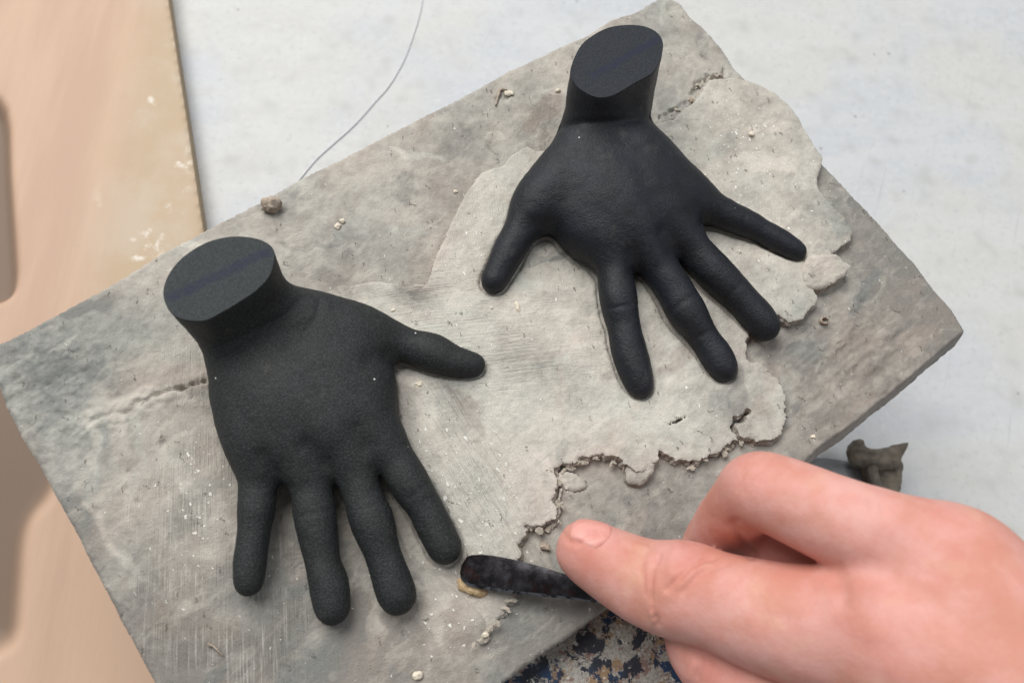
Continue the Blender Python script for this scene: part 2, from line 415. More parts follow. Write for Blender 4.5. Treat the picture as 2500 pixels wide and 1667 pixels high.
# ---------------------------------------------------------------- black mannequin hands: their solid shape, which the clay is pressed round
PRESS, JOBS = [], []
def mannequin(name, label, mat, cap_px, h, wrist_base, zb, scale_b, palm, fingers, creases, penl, base_px, cutcol):
    cap = smooth_closed(poly_at(cap_px, h), 3); c0 = cap[:, :2].mean(0); c1 = at(*wrist_base, zb)[:2]
    allp = [at(p[0], p[1], p[2]) for ch in palm+fingers for p in ch]
    lo = np.minimum(np.min(allp, 0)-75, [*(cap.min(0)[:2]-20), 0]); hi = np.maximum(np.max(allp, 0)+75, [*(cap.max(0)[:2]+20), 0])
    lo[2] = -22; hi[2] = h+14
    f = Field(lo, hi, 4.6)
    P = f.new()
    for ch in palm: f.chain(P, ch, 62, 3)
    # wrist: the traced cut outline carried down to the back of the hand
    sl = f.box([*(np.minimum(cap.min(0)[:2], c1-150)-60), 20], [*(np.maximum(cap.max(0)[:2], c1+150)+60), h+20])
    x, y, z = f.grids(sl); zz = f.ax[2][sl[2]]
    W = np.empty((x.shape[0], y.shape[1], len(zz)), np.float32)
    for k, zk in enumerate(zz):
        t = (h-zk)/(h-zb); te = t if t > 0 else 0
        c = c0+(c1-c0)*(0.75*te+0.25*te*te); s = 1+(scale_b-1)*te
        W[:, :, k] = sd_poly((x[:, :, 0]-c[0])/s+c0[0]+0*y[:, :, 0], (y[:, :, 0]-c[1])/s+c0[1]+0*x[:, :, 0], cap)*s
    W = np.maximum(W, (zb-45)-z)
    P[sl] = smin(P[sl], W, 58)
    G = f.new()
    for ch in fingers:
        g = f.new(); f.chain(g, [(a, b, c+16, d*0.905) for a, b, c, d in ch], 5, 5); G = smin(G, g, 6)
    T = smin(P, G, 30)
    T = np.maximum(T, f.ax[2][None, None, :].astype(np.float32)-h)
    kz = (f.ax[2] > 14) & (f.ax[2] < 44); D2 = T[:, :, kz].min(2)
    PRESS.append((f.lo[:2], f.h, D2))
    JOBS.append(lambda: finish(name, label, mat, T, f, cap, h, creases, penl, base_px, cutcol))
def finish(name, label, mat, T, f, cap, h, creases, penl, base_px, cutcol):
    V, F = surface_nets(T, f.lo, f.h)
    top = V[:, 2] > h-3.0
    V2 = relax(V, F, 2, 0.4); V = np.where(top[:, None], V, V2)
    N = vnormals(V, F); px = to_px(V); face = ((CAM-V)*N).sum(1) > 0
    amp = fbm(V[:, 0], V[:, 1]+V[:, 2], 60, 131, 3)*1.6+fbm(V[:, 0]+V[:, 2], V[:, 1], 24, 135, 2)*0.7
    amp[top] = 0
    V = V+N*amp[:, None]
    for pl, w, dpt in creases:
        d = d_line(px[:, 0], px[:, 1], np.array(pl, float)); V = V-N*(dpt*np.exp(-(d/w)**2)*face*(~top))[:, None]
    b = at(*base_px, 0); B = np.array([b[0], b[1], 0.0])
    root = empty(name, B); tag(root, label, 'mannequin hand', 'pair of black mannequin hands')
    mesh_obj('hand_body', V, F, mat, B, root)
    q0, q1 = at(*penl[0], h)-B, at(*penl[1], h)-B
    n = len(cap); cc = cap.mean(0); ring2 = cc+(cap-cc)*0.995
    CV = np.vstack([cap*[1, 1, 0]+[0, 0, h-2], ring2*[1, 1, 0]+[0, 0, h+1.2], [[cc[0], cc[1], h+1.2]]])
    CF = [[i, (i+1) % n, n+(i+1) % n, n+i] for i in range(n)]+[[n+i, n+(i+1) % n, 2*n] for i in range(n)]
    # outline orientation
    A = 0.5*np.sum(cap[:, 0]*np.roll(cap[:, 1], -1)-cap[:, 1]*np.roll(cap[:, 0], -1))
    if A < 0: CF = [c[::-1] for c in CF]
    o = mesh_obj('cut_face', CV, CF, cut_material(name+'_cut', cutcol, q0, q1, 13), B, root, sharp=40)
    o['label'] = 'flat sawn wrist end with a blue pen line across it'
    return root

CAP_L = [(398, 717), (411, 672), (446, 629), (503, 593), (564, 578), (618, 581), (652, 593), (669, 612), (668, 645), (656, 677), (625, 710), (580, 740), (541, 763), (503, 782), (465, 783), (434, 775), (411, 756)]
mannequin('mannequin_hand', 'matte black mannequin hand on the left, thumb pointing right, wrist end sawn flat', M_rubL, CAP_L, 275, (614, 806), 95, 0.90,
    palm=[[(585, 895, 84, 50), (603, 965, 78, 51), (622, 1040, 70, 49), (637, 1125, 60, 42)],
          [(640, 880, 92, 56), (685, 1000, 88, 54), (752, 1140, 66, 46)],
          [(690, 860, 92, 56), (765, 980, 90, 54), (860, 1115, 68, 45)],
          [(720, 990, 92, 50), (800, 1030, 86, 50)],
          [(720, 830, 88, 54), (800, 910, 86, 52), (858, 975, 80, 48), (932, 1080, 64, 43)],
          [(790, 855, 86, 44), (855, 895, 76, 40), (888, 925, 66, 36), (900, 985, 64, 34)],
          [(695, 767, 95, 38), (765, 788, 88, 45), (850, 815, 72, 46), (905, 832, 60, 44)]],
    fingers=[[(632, 1105, 50, 50), (628, 1165, 42, 46), (627, 1234, 36, 49), (619, 1300, 30, 42), (611, 1370, 24, 42), (607, 1420, 18, 38)],
             [(748, 1110, 58, 50), (757, 1170, 50, 50), (767, 1241, 42, 55), (776, 1300, 36, 52), (789, 1370, 28, 45), (803, 1425, 22, 50), (811, 1482, 18, 48)],
             [(852, 1085, 60, 50), (868, 1150, 54, 50), (888, 1215, 46, 51), (908, 1272, 42, 57), (932, 1345, 30, 47), (954, 1405, 24, 50), (970, 1454, 18, 51)],
             [(935, 1070, 56, 50), (968, 1125, 50, 52), (1000, 1178, 46, 53), (1035, 1235, 36, 46), (1063, 1290, 28, 46), (1086, 1337, 20, 46)],
             [(850, 815, 62, 50), (930, 822, 44, 52), (1000, 845, 34, 46), (1058, 863, 30, 51), (1104, 882, 26, 42), (1155, 892, 22, 33)]],
    creases=[([(530, 850), (600, 820), (690, 775), (735, 735)], 9, 3.0), ([(690, 850), (745, 810), (775, 770), (780, 740)], 9, 3.5), ([(640, 845), (690, 815), (735, 775)], 10, -2.5),
             ([(640, 1115), (665, 1150)], 22, 6), ([(752, 1085), (790, 1130)], 22, 6), ([(870, 1050), (890, 1090)], 22, 6), ([(905, 880), (945, 870)], 24, 7),
             ([(880, 1245), (940, 1225)], 7, 1.5), ([(1000, 1215), (1060, 1170)], 7, 1.5), ([(735, 1260), (805, 1245)], 7, 1.5)],
    penl=[(410, 728), (662, 612)], base_px=(740, 1030), cutcol=srgb(45, 49, 51))
CAP_R = [(1393, 179), (1399, 149), (1418, 112), (1448, 87), (1487, 68), (1533, 62), (1571, 65), (1601, 78), (1617, 99), (1618, 126), (1605, 160), (1590, 181), (1552, 202), (1514, 225), (1487, 237), (1456, 239), (1425, 225), (1403, 206)]
mannequin('mannequin_hand', 'glossier black mannequin hand at upper right, fingers spread wide, thumb pointing down left', M_rubR, CAP_R, 250, (1483, 292), 95, 1.03,
    palm=[[(1428, 367, 92, 52), (1384, 425, 84, 47), (1337, 480, 72, 43), (1302, 522, 60, 42)],
          [(1450, 400, 94, 56), (1468, 500, 90, 54), (1494, 615, 66, 44)],
          [(1385, 478, 74, 44), (1415, 540, 62, 40), (1452, 588, 58, 38)],
          [(1500, 395, 94, 56), (1530, 500, 92, 54), (1584, 618, 68, 44)],
          [(1540, 370, 92, 54), (1590, 470, 88, 50), (1662, 575, 66, 42)],
          [(1540, 352, 92, 48), (1592, 415, 82, 45), (1640, 463, 70, 42), (1700, 497, 56, 38)]],
    fingers=[[(1318, 500, 60, 44), (1276, 556, 46, 45), (1244, 612, 36, 43), (1219, 660, 28, 38), (1205, 688, 24, 34)],
             [(1492, 605, 58, 48), (1501, 665, 50, 46), (1510, 735, 44, 49), (1521, 790, 34, 44), (1537, 860, 26, 46), (1553, 915, 20, 42), (1563, 943, 18, 35)],
             [(1580, 605, 60, 48), (1612, 655, 50, 48), (1648, 712, 42, 49), (1676, 760, 38, 51), (1717, 822, 26, 40), (1748, 868, 20, 42), (1766, 900, 18, 38)],
             [(1660, 565, 60, 48), (1705, 622, 48, 47), (1752, 672, 42, 49), (1802, 723, 32, 44), (1845, 770, 24, 44), (1868, 798, 20, 40)],
             [(1700, 492, 50, 44), (1742, 511, 42, 41), (1785, 530, 36, 39), (1825, 547, 30, 36), (1860, 565, 26, 31), (1900, 588, 22, 32), (1944, 614, 18, 27)]],
    creases=[([(1350, 315), (1420, 300), (1510, 298), (1600, 285)], 10, 5.0), ([(1370, 370), (1450, 385), (1550, 370), (1600, 345)], 14, 3.0),
             ([(1540, 620), (1550, 655)], 22, 6), ([(1620, 570), (1640, 610)], 24, 8), ([(1690, 520), (1710, 545)], 24, 6), ([(1310, 545), (1345, 560)], 26, 5),
             ([(1475, 755), (1560, 740)], 6, 2), ([(1635, 760), (1700, 715)], 7, 2), ([(1690, 830), (1750, 800)], 6, 1.5), ([(1770, 730), (1820, 685)], 6, 1.5), ([(1810, 560), (1822, 525)], 5, 2)],
    penl=[(1440, 190), (1610, 95)], base_px=(1540, 480), cutcol=srgb(36, 39, 44))

def hand_dist(x, y):
    """distance on the clay to the nearest pressed-in hand"""
    d = np.full(x.shape, 60.0)
    for lo, h, D in PRESS:
        u = np.clip((x-lo[0])/h, 0, D.shape[0]-1.001); v = np.clip((y-lo[1])/h, 0, D.shape[1]-1.001)
        i, j = u.astype(int), v.astype(int); a, b = u-i, v-j
        q = D[i, j]*(1-a)*(1-b)+D[i+1, j]*a*(1-b)+D[i, j+1]*(1-a)*b+D[i+1, j+1]*a*b
        out = np.hypot(np.maximum(np.maximum(lo[0]-x, x-lo[0]-h*(D.shape[0]-1)), 0), np.maximum(np.maximum(lo[1]-y, y-lo[1]-h*(D.shape[1]-1)), 0))
        d = np.minimum(d, np.where(out > 0, 60.0, q))
    return d

# ---------------------------------------------------------------- clay slab
SLAB = [(0, 838), (99, 790), (230, 718), (384, 625), (494, 565), (603, 510), (631, 495), (745, 430), (845, 384), (925, 342), (1021, 292), (1059, 271),
        (1116, 242), (1193, 200), (1238, 173), (1341, 126), (1437, 84), (1494, 47), (1552, 30), (1608, -2), (1640, -4), (1662, 9), (1689, 45), (1720, 71), (1761, 116),
        (1792, 165), (1841, 216), (1877, 237), (1912, 268), (1939, 299), (1957, 335), (1979, 366), (1993, 382), (2024, 415), (2051, 442), (2091, 487),
        (2144, 540), (2184, 585), (2237, 638), (2290, 703), (2336, 749), (2363, 787), (2375, 806), (2372, 821), (2340, 845), (2283, 893), (2233, 937),
        (2183, 979), (2133, 1017), (2087, 1055), (2026, 1097), (1980, 1136), (1800, 1262), (1640, 1370), (1494, 1478), (1385, 1557), (1318, 1601), (1257, 1647),
        (1100, 1765), (900, 1920), (650, 2110), (560, 2000), (470, 1830), (376, 1667), (332, 1585), (287, 1502), (243, 1414), (182, 1298), (133, 1209), (88, 1126),
        (50, 1065), (11, 988), (-4, 940), (-14, 890), (-10, 850)]
SLABW = poly_at(SLAB)
def slab_sd(x, y): return sd_poly(x, y, SLABW)+fbm(x, y, 60, 3, 3)*1.6+fbm(x, y, 14, 5, 2)*0.9
def line(pts, z=0.0): return poly_at(pts, z)
CRACK_L = line([(150, 1075), (230, 1030), (300, 1003), (345, 985), (380, 965), (425, 952), (465, 945), (503, 925)])
CRACK_R = line([(1612, 292), (1640, 275), (1668, 258)]); CRACK_R2 = line([(1690, 235), (1700, 205), (1745, 185), (1765, 178)])
def regions(x, y, items):
    s = np.zeros_like(x)
    for px, py, rx, ry, ang, v in items:
        p = at(px, py); c, sn = math.cos(math.radians(ang)), math.sin(math.radians(ang))
        u = (x-p[0])*c+(y-p[1])*sn; w = -(x-p[0])*sn+(y-p[1])*c
        s = s+v*np.exp(-((u/rx)**2+(w/ry)**2))
    return s
BR = at(2250, 960)[:2]; BRN = np.array([0.62, -0.78])
def slab_h(x, y, s):
    z = fbm(x, y, 260, 11, 3)*5+fbm(x, y, 40, 14, 3)*1.3+fbm(x, y, 10, 17, 2)*0.5
    dl = d_line(x+fbm(x, y, 40, 23, 3)*16, y+fbm(x, y, 30, 27, 3)*12, CRACK_L); grow = 0.25+0.75/(1+np.exp(-(x-at(360, 980)[0])/35.0))
    dc = dl+fbm(x, y, 18, 21, 3)*7
    z = z-14*grow*np.exp(-(np.maximum(dc, 0)/4.5)**2)+7*grow*np.exp(-(np.maximum(dl-14, 0)/16)**2)+np.exp(-(dl/30)**2)*fbm(x, y, 12, 29, 3)*5
    for C in (CRACK_R, CRACK_R2):
        d2 = d_line(x+fbm(x, y, 25, 26, 2)*10, y+fbm(x, y, 22, 28, 2)*10, C)+fbm(x, y, 10, 25, 3)*9; z = z-9*np.exp(-(np.maximum(d2, 0)/3.5)**2)+3*np.exp(-((d2-10)/8)**2)
    # rough left corner
    pc = at(60, 960); rc = np.exp(-(((x-pc[0])/230)**2+((y-pc[1])/190)**2)); z = z+rc*fbm(x, y, 14, 33, 3)*5.0
    # worked ridges to the right
    pr = at(2080, 860); rr = np.exp(-(((x-pr[0])/200)**2+((y-pr[1])/150)**2)); u = (x*0.8+y*0.6); w = (-x*0.6+y*0.8)
    z = z+rr*(fbm(u/3.0, w, 30, 37, 3)*9+fbm(x, y, 12, 41, 3)*3.0)
    # pits
    for px, py, r, d in ((398, 1080, 7, 12), (1203, 352, 13, 9), (1235, 238, 7, 9), (1222, 232, 5, 9), (833, 552, 12, 5), (1212, 240, 4, 8), (313, 1150, 4, 7), (307, 1192, 4, 7), (335, 1225, 4, 7)):
        p = at(px, py); z = z-d*np.exp(-(((x-p[0])/r)**2+((y-p[1])/(r*1.5))**2))
    # rounded rim; the low right side falls away in a wider chamfer
    wide = 1/(1+np.exp(-(((x-BR[0])*BRN[0]+(y-BR[1])*BRN[1])+190)/60.0))
    wide = wide/(1+np.exp(-(x-at(1900, 1180)[0])/40.0))
    e = np.clip(1+s/(7+17*wide), 0, 1); z = z-e**1.6*(8+64*wide)
    return z
base_pt = at(1100, 900)
slab_root = empty('clay_slab', (base_pt[0], base_pt[1], -75))
tag(slab_root, 'large grey slab of wet clay, corner to corner across the picture, torn layer on top', 'clay slab')
SB = np.array([base_pt[0], base_pt[1], -75.0])

TORN = [(771, 700), (830, 697), (880, 700), (925, 696), (985, 708), (1040, 706), (1052, 680), (1062, 640), (1085, 590), (1110, 540), (1135, 490), (1160, 455), (1176, 436), (1205, 424), (1228, 418),
        (1250, 390), (1285, 372), (1306, 385), (1340, 380), (1480, 330), (1640, 300), (1690, 262), (1725, 212), (1790, 205), (1842, 222), (1878, 240), (1912, 270), (1938, 300), (1955, 336), (1978, 370), (1995, 392), (1994, 420), (1984, 447), (1988, 478),
        (2004, 497), (2030, 525), (2052, 546), (2070, 570), (2064, 598), (2040, 614), (2022, 628), (2030, 650), (1990, 690), (1962, 690), (1985, 735), (1979, 757), (1948, 789), (1915, 796), (1880, 780), (1840, 800), (1815, 840),
        (1812, 885), (1850, 890), (1885, 925), (1902, 962), (1914, 1000), (1905, 1045), (1884, 1084), (1815, 1080), (1788, 1088), (1745, 1108), (1705, 1126), (1642, 1133),
        (1603, 1112), (1588, 1138), (1562, 1166), (1534, 1156), (1498, 1126), (1462, 1114), (1420, 1127), (1380, 1141), (1352, 1152), (1362, 1190), (1352, 1222),
        (1360, 1268), (1338, 1286), (1282, 1292), (1270, 1372), (1262, 1430), (1240, 1478), (1220, 1512), (1190, 1545), (1150, 1583), (1080, 1600), (980, 1560), (880, 1560),
        (780, 1560), (640, 1500), (560, 1500), (430, 1400), (360, 1230), (360, 1080), (420, 990), (505, 960), (600, 900), (760, 760)]
TORNW = poly_at(TORN)
NOTCH = line([(1816, 1010), (1806, 1030), (1783, 1032), (1780, 1048), (1790, 1068), (1802, 1090)])
NOTCH2 = line([(1630, 1042), (1645, 1036), (1662, 1026)])
def torn_sd(x, y):
    rough = 1/(1+np.exp(-(at(0, 760)[1]-y)/60.0))          # the low edges are more ragged than the top one
    s = sd_poly(x, y, TORNW)+3.0*rough+(np.abs(fbm(x, y, 40, 51, 3))-0.2)*16*(0.35+0.65*rough)+fbm(x, y, 24, 55, 4, 0.6)*(1.2+7.0*rough)
    s = np.maximum(s, -(d_line(x, y, NOTCH)+fbm(x, y, 12, 59, 2)*5-7.0))
    s = np.maximum(s, -(d_line(x, y, NOTCH2)+fbm(x, y, 9, 60, 2)*4-4.0))
    return s
FADE = [(470, 1180, 330, 420, 0, 1.0), (700, 1500, 420, 200, 0, 1.0), (1050, 1560, 120, 90, 0, 0.9), (560, 950, 190, 130, 0, 1.0), (760, 720, 130, 60, 0, 0.8), (1560, 330, 150, 90, 0, 0.6)]
def torn_h(x, y, s):
    f = np.clip(regions(x, y, FADE), 0, 1)
    thick = 29*(1-f)-13*f
    px = np.stack([x, y], -1)
    z = thick+slab_h(x, y, np.full_like(x, -200))*0.35+fbm(x, y, 120, 61, 3)*4+fbm(x, y, 30, 64, 3)*1.2+fbm(x, y, 9, 67, 2)*0.8
    e = np.clip(1+s/(4+3*fbm(x, y, 50, 71, 2)), 0, 1); z = z-e**2*2.5
    hd = hand_dist(x, y)+fbm(x, y, 20, 77, 2)*2.0; z = z-7*np.exp(-(np.clip(hd, 0, 99)/3.5)**2)+2.5*np.exp(-((hd-12)/7.0)**2)*(0.5+fbm(x, y, 45, 79, 2))
    # channel between the left hand's fingers lies lower, as does the pressed hollow round the right thumb
    z = z-7*np.clip(regions(x, y, [(915, 1330, 130, 200, -20, 1.0), (700, 1400, 60, 120, 0, 1.0)]), 0, 1)
    z = z-9*np.clip(regions(x, y, [(1390, 640, 60, 60, 0, 1), (1640, 800, 40, 70, 30, 0.8), (1790, 610, 60, 40, 0, 0.7)]), 0, 1)
    return z
DRY = [(700, 560, 500, 160, 28, 0.30), (1350, 180, 250, 120, 28, 0.25), (330, 860, 160, 80, 28, 0.25), (1700, 110, 80, 90, 0, 0.2), (2150, 900, 160, 80, 40, 0.12), (1130, 800, 330, 120, 5, 0.45), (470, 1150, 170, 240, 0, 0.35), (1150, 1150, 130, 260, 25, 0.32), (1560, 1010, 260, 70, 0, 0.32), (1800, 420, 140, 160, 0, 0.12), (1900, 620, 100, 60, 0, 0.3), (1170, 560, 60, 150, -25, 0.35),
       (1850, 720, 70, 60, 0, 0.35), (1700, 830, 90, 90, 0, 0.1), (960, 1420, 40, 150, -15, 0.25),
       (650, 1610, 270, 110, 0, -0.9), (1000, 1640, 220, 90, 0, -0.1), (1600, 1230, 220, 130, 20, -0.12), (2120, 540, 100, 120, 40, -0.6), (2240, 720, 150, 100, 40, -0.85), (2200, 850, 160, 80, 40, -0.15), (2000, 1000, 120, 80, 40, -0.1), (110, 930, 170, 130, 20, -0.28), (1320, 1480, 130, 90, 35, -0.25), (840, 600, 50, 80, 0, -0.2), (690, 610, 60, 90, 0, -0.15), (690, 1370, 40, 120, 0, -0.15)]
HUE = [(1000, 340, 330, 150, 30, 0.25), (470, 1150, 180, 240, 0, 0.4), (350, 910, 120, 60, 30, 0.3), (120, 930, 220, 160, 20, -0.55), (900, 480, 120, 60, 30, -0.3), (2150, 830, 160, 90, 40, 0.3), (1980, 850, 70, 50, 0, -0.4), (1560, 1130, 140, 40, 0, 0.45), (1300, 1230, 80, 60, 0, 0.45), (1620, 1010, 150, 60, 0, -0.3), (1130, 1480, 80, 90, 0, 0.35), (1060, 640, 40, 120, -25, 0.4), (1990, 660, 50, 40, 0, 0.5), (1600, 1240, 250, 150, 0, -0.1)]
SPK = [(1600, 1000, 250, 80, 0, 0.4), (1000, 1200, 100, 200, 0, 0.5), (1800, 400, 150, 170, 0, 1.0), (1930, 600, 130, 80, 0, 0.9), (480, 1220, 90, 160, 0, 1.0), (1150, 1180, 130, 200, 20, 0.9), (1150, 600, 60, 150, -20, 0.7), (950, 800, 200, 100, 0, 0.4), (1100, 1500, 100, 90, 0, 0.7)]
SV = [(470, 1150, 130, 330, 0, 1.3), (640, 1600, 200, 160, 0, 1.2), (1160, 520, 70, 190, -25, 0.6), (690, 1330, 50, 160, 0, 0.7)]
SH = [(1150, 800, 260, 130, 5, 1.3), (1300, 920, 130, 80, 0, 0.9), (900, 730, 160, 50, 10, 0.8), (2130, 680, 150, 70, 0, 0.5)]
SD_ = [(1150, 1120, 110, 240, 25, 1.3), (1130, 1480, 90, 90, 0, 0.9), (1850, 720, 80, 60, 0, 0.9), (1760, 380, 120, 120, 0, 0.5), (1350, 1450, 100, 80, 0, 0.5)]
SM = []
_r = np.random.default_rng(99)
for k in range(420):
    px, py = _r.uniform(-50, 2400), _r.uniform(0, 1700); p = at(px, py)
    if py > 1000 and px < 700: ang = 97
    elif 900 < px < 1500 and 650 < py < 950: ang = 8
    elif 950 < px < 1350 and py > 950: ang = -58
    elif px > 1900: ang = 35
    else: ang = _r.choice([30, 60, 120, 10])
    SM.append((p[0], p[1], _r.uniform(30, 110), _r.uniform(9, 34), math.radians(ang+_r.normal(0, 16)), _r.normal(0, 0.17), _r.normal(0, 0.20)))
def smears(x, y):
    d = np.zeros_like(x); h = np.zeros_like(x)
    wx = x+fbm(x, y, 45, 171, 3)*22; wy = y+fbm(x, y, 45, 175, 3)*22
    for cx, cy, rx, ry, a, dv, hv in SM:
        i = np.where((np.abs(x-cx) < rx*1.4+30) & (np.abs(y-cy) < rx*1.4+30))[0]
        if not len(i): continue
        c, sn = math.cos(a), math.sin(a); u = (wx[i]-cx)*c+(wy[i]-cy)*sn; w = -(wx[i]-cx)*sn+(wy[i]-cy)*c
        q = np.clip((1-np.sqrt((u/rx)**2+(w/ry)**2))*3.0, 0, 1); q = q*q*(3-2*q)
        d[i] += q*dv; h[i] += q*hv
    return d, h
def clay_attrs(V, wall, bias, wet=0.0):
    x, y = V[:, 0], V[:, 1]
    smd, smh = smears(x, y)
    n = fbm(x, y, 170, 81, 4)
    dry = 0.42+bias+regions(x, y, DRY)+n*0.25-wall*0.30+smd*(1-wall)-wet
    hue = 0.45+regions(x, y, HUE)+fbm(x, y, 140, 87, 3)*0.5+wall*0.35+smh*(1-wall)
    spk = 0.12+regions(x, y, SPK)
    tone = np.clip(np.stack([dry, hue, spk], 1), 0, 1)
    st = np.clip(np.stack([regions(x, y, SV), regions(x, y, SH), regions(x, y, SD_)], 1)*(0.75+0.7*fbm(x, y, 70, 92, 2))[:, None]*(1-wall)[:, None], 0, 1.2)
    return {'tone': tone, 'stroke': st}
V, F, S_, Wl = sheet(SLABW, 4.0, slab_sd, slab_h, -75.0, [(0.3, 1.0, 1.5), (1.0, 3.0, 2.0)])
wet = np.clip(1+S_/26, 0, 1)*0.9/(1+np.exp(-(((V[:, 0]-BR[0])*BRN[0]+(V[:, 1]-BR[1])*BRN[1])+120)/40.0))/(1+np.exp(-(V[:, 0]-at(1900, 1180)[0])/40.0))
mesh_obj('base_slab', V, F, M_clay, SB, slab_root, attrs=clay_attrs(V, Wl, -0.20, wet))
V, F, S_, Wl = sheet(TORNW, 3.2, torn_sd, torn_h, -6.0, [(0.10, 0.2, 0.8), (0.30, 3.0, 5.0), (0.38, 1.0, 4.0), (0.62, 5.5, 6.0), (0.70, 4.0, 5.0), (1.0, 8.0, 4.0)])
torn = mesh_obj('torn_layer', V, F, M_clay, SB, slab_root, attrs=clay_attrs(V, Wl, 0.17), sharp=38)
torn['label'] = 'paler torn layer of clay with ragged crumbling edges'

def ico(sub=2):
    bm = bmesh.new(); bmesh.ops.create_icosphere(bm, subdivisions=sub, radius=1.0)
    V = np.array([v.co[:] for v in bm.verts]); F = np.array([[v.index for v in f.verts] for f in bm.faces]); bm.free(); return V, F
IV2, IF2 = ico(2); IV3, IF3 = ico(3)
def lump(name, p, size, mat, base=None, parent=None, rough=0.3, seed=0, rot=0.0, hi=False, smooth=False):
    V, F = (IV3, IF3) if hi else (IV2, IF2)
    r = np.random.default_rng(seed); o = r.random(3)*50
    k = 1+rough*(fbm(V[:, 0]*1.3+o[0]+V[:, 2], V[:, 1]*1.3+o[1]-V[:, 2], 1.0, 101, 2)*0.9)+rough*0.5*fbm(V[:, 0]*4+o[2], V[:, 1]*4+V[:, 2]*3, 1.0, 105, 2)
    W = V*k[:, None]*np.asarray(size)
    c, s = math.cos(rot), math.sin(rot); W = np.stack([W[:, 0]*c-W[:, 1]*s, W[:, 0]*s+W[:, 1]*c, W[:, 2]], 1)
    return mesh_obj(name, W+np.asarray(p), F, mat, p if base is None else base, parent, smooth=smooth)

# flakes and crumbs clinging to the torn edge
EDGE = [(1905, 975), (1910, 1000), (1903, 1020), (1895, 1045), (1880, 1078), (1796, 1078), (1806, 1082), (1785, 1090), (1768, 1100), (1748, 1108), (1725, 1118), (1700, 1132), (1688, 1140),
        (1578, 1152), (1556, 1166), (1540, 1160), (1520, 1142), (1500, 1130), (1478, 1120), (1450, 1118), (1415, 1130), (1356, 1152), (1372, 1150), (1362, 1232), (1352, 1262), (1362, 1272), (1340, 1284), (1272, 1340),
        (1264, 1420), (1246, 1470), (1236, 1490), (1212, 1520), (1196, 1540), (1182, 1555), (1170, 1562), (1160, 1572), (2050, 606), (2065, 590), (1975, 690), (1962, 655), (1950, 640), (1700, 205), (1690, 240), (1712, 200), (1726, 193), (1742, 186), (1756, 180), (1640, 282), (1655, 268), (1840, 893), (1858, 905), (1872, 900), (1868, 920), (1888, 940), (1896, 955), (1905, 990), (1908, 1012), (1898, 1032), (1820, 902), (1835, 915), (1850, 930), (1958, 672), (1970, 700), (1988, 722), (1730, 890), (1770, 1094), (1812, 1074), (1594, 1126), (1568, 1172), (1430, 1124), (1395, 1138), (1366, 1180), (1350, 1215), (1320, 1288), (1295, 1290), (1271, 1300), (1268, 1360)]
for i, (px, py) in enumerate(EDGE):
    r = rng.uniform(3.0, 7.0); p = at(px+rng.uniform(-5, 5), py+rng.uniform(-5, 5), 12+rng.uniform(-6, 10))
    lump('crumb', p, (r*rng.uniform(1.0, 2.2), r, r*rng.uniform(0.5, 0.9)), M_crumb, SB, slab_root, 1.3, 200+i, rng.uniform(0, 3.1))
# broken flaps
def flap(px_pts, z, th, seed, tilt=(0, 0)):
    P = smooth_closed(poly_at(px_pts, z+th), 4); c = P[:, :2].mean(0)
    def sdf(x, y): return sd_poly(x, y, P)+fbm(x, y, 14, seed, 3)*4
    def hf(x, y, s): return z+th+(x-c[0])*tilt[0]+(y-c[1])*tilt[1]+fbm(x, y, 30, seed+3, 3)*5-np.clip(1+s/8, 0, 1)**2*5
    V, F, s, w = sheet(P, 3.0, sdf, hf, z-3, [(0.15, -1, 1.5), (0.5, 2.5, 4), (1.0, 4, 3)])
    o = mesh_obj('flap', V, F, M_clay, SB, slab_root, attrs=clay_attrs(V, w, 0.08)); return o
flap([(1966, 632), (2030, 622), (2052, 634), (2076, 650), (2070, 664), (2022, 698), (1992, 702), (1968, 684)], 0, 40, 301, (0.05, 0.12))
flap([(1352, 1163), (1385, 1150), (1425, 1170), (1428, 1190), (1395, 1197), (1362, 1180)], -2, 12, 311, (0, 0.2))
flap([(1532, 1140), (1566, 1120), (1596, 1140), (1572, 1178), (1536, 1178)], 0, 24, 317, (0.1, 0.2))
flap([(1355, 1230), (1366, 1200), (1372, 1190), (1366, 1250), (1354, 1290), (1338, 1278)], 0, 12, 331, (0.3, 0))
# larger white grog chips pressed into the clay
M_chip = NT('white_grog'); M_chip = M_chip.done(M_chip.mix(M_chip.noise(0.2, 3), srgb(235, 228, 212), srgb(205, 190, 168)), 0.6, None, 0.4)
for i, (px, py, a, b, rt, z) in enumerate([(1243, 228, 14, 8, -0.1, 2), (1264, 748, 5, 15, 0.25, 30), (1022, 938, 10, 8, 0.6, 26), (1021, 1645, 11, 8, 0.3, 6), (1834, 327, 9, 6, 0.0, 34), (960, 758, 6, 4, 0.4, 24), (824, 552, 8, 7, 0.7, 0), (836, 540, 7, 6, 0.2, 0), (1111, 468, 6, 5, 0, 2),
                                          (505, 733, 5, 2, -0.2, 0), (1362, 222, 8, 5, 0.3, 2), (1200, 752, 4, 4, 0, 28), (1185, 1548, 9, 6, 0.3, 18), (1985, 1066, 6, 5, 0.2, 3), (1700, 1268, 6, 5, 0.2, 3)]):
    if (px, py) == (505, 733): continue
    lump('white_chip', at(px, py, z), (a, b, 5), M_chip, SB, slab_root, 0.5, 400+i, rt)

# ---------------------------------------------------------------- black mannequin hands
for job in JOBS: job()

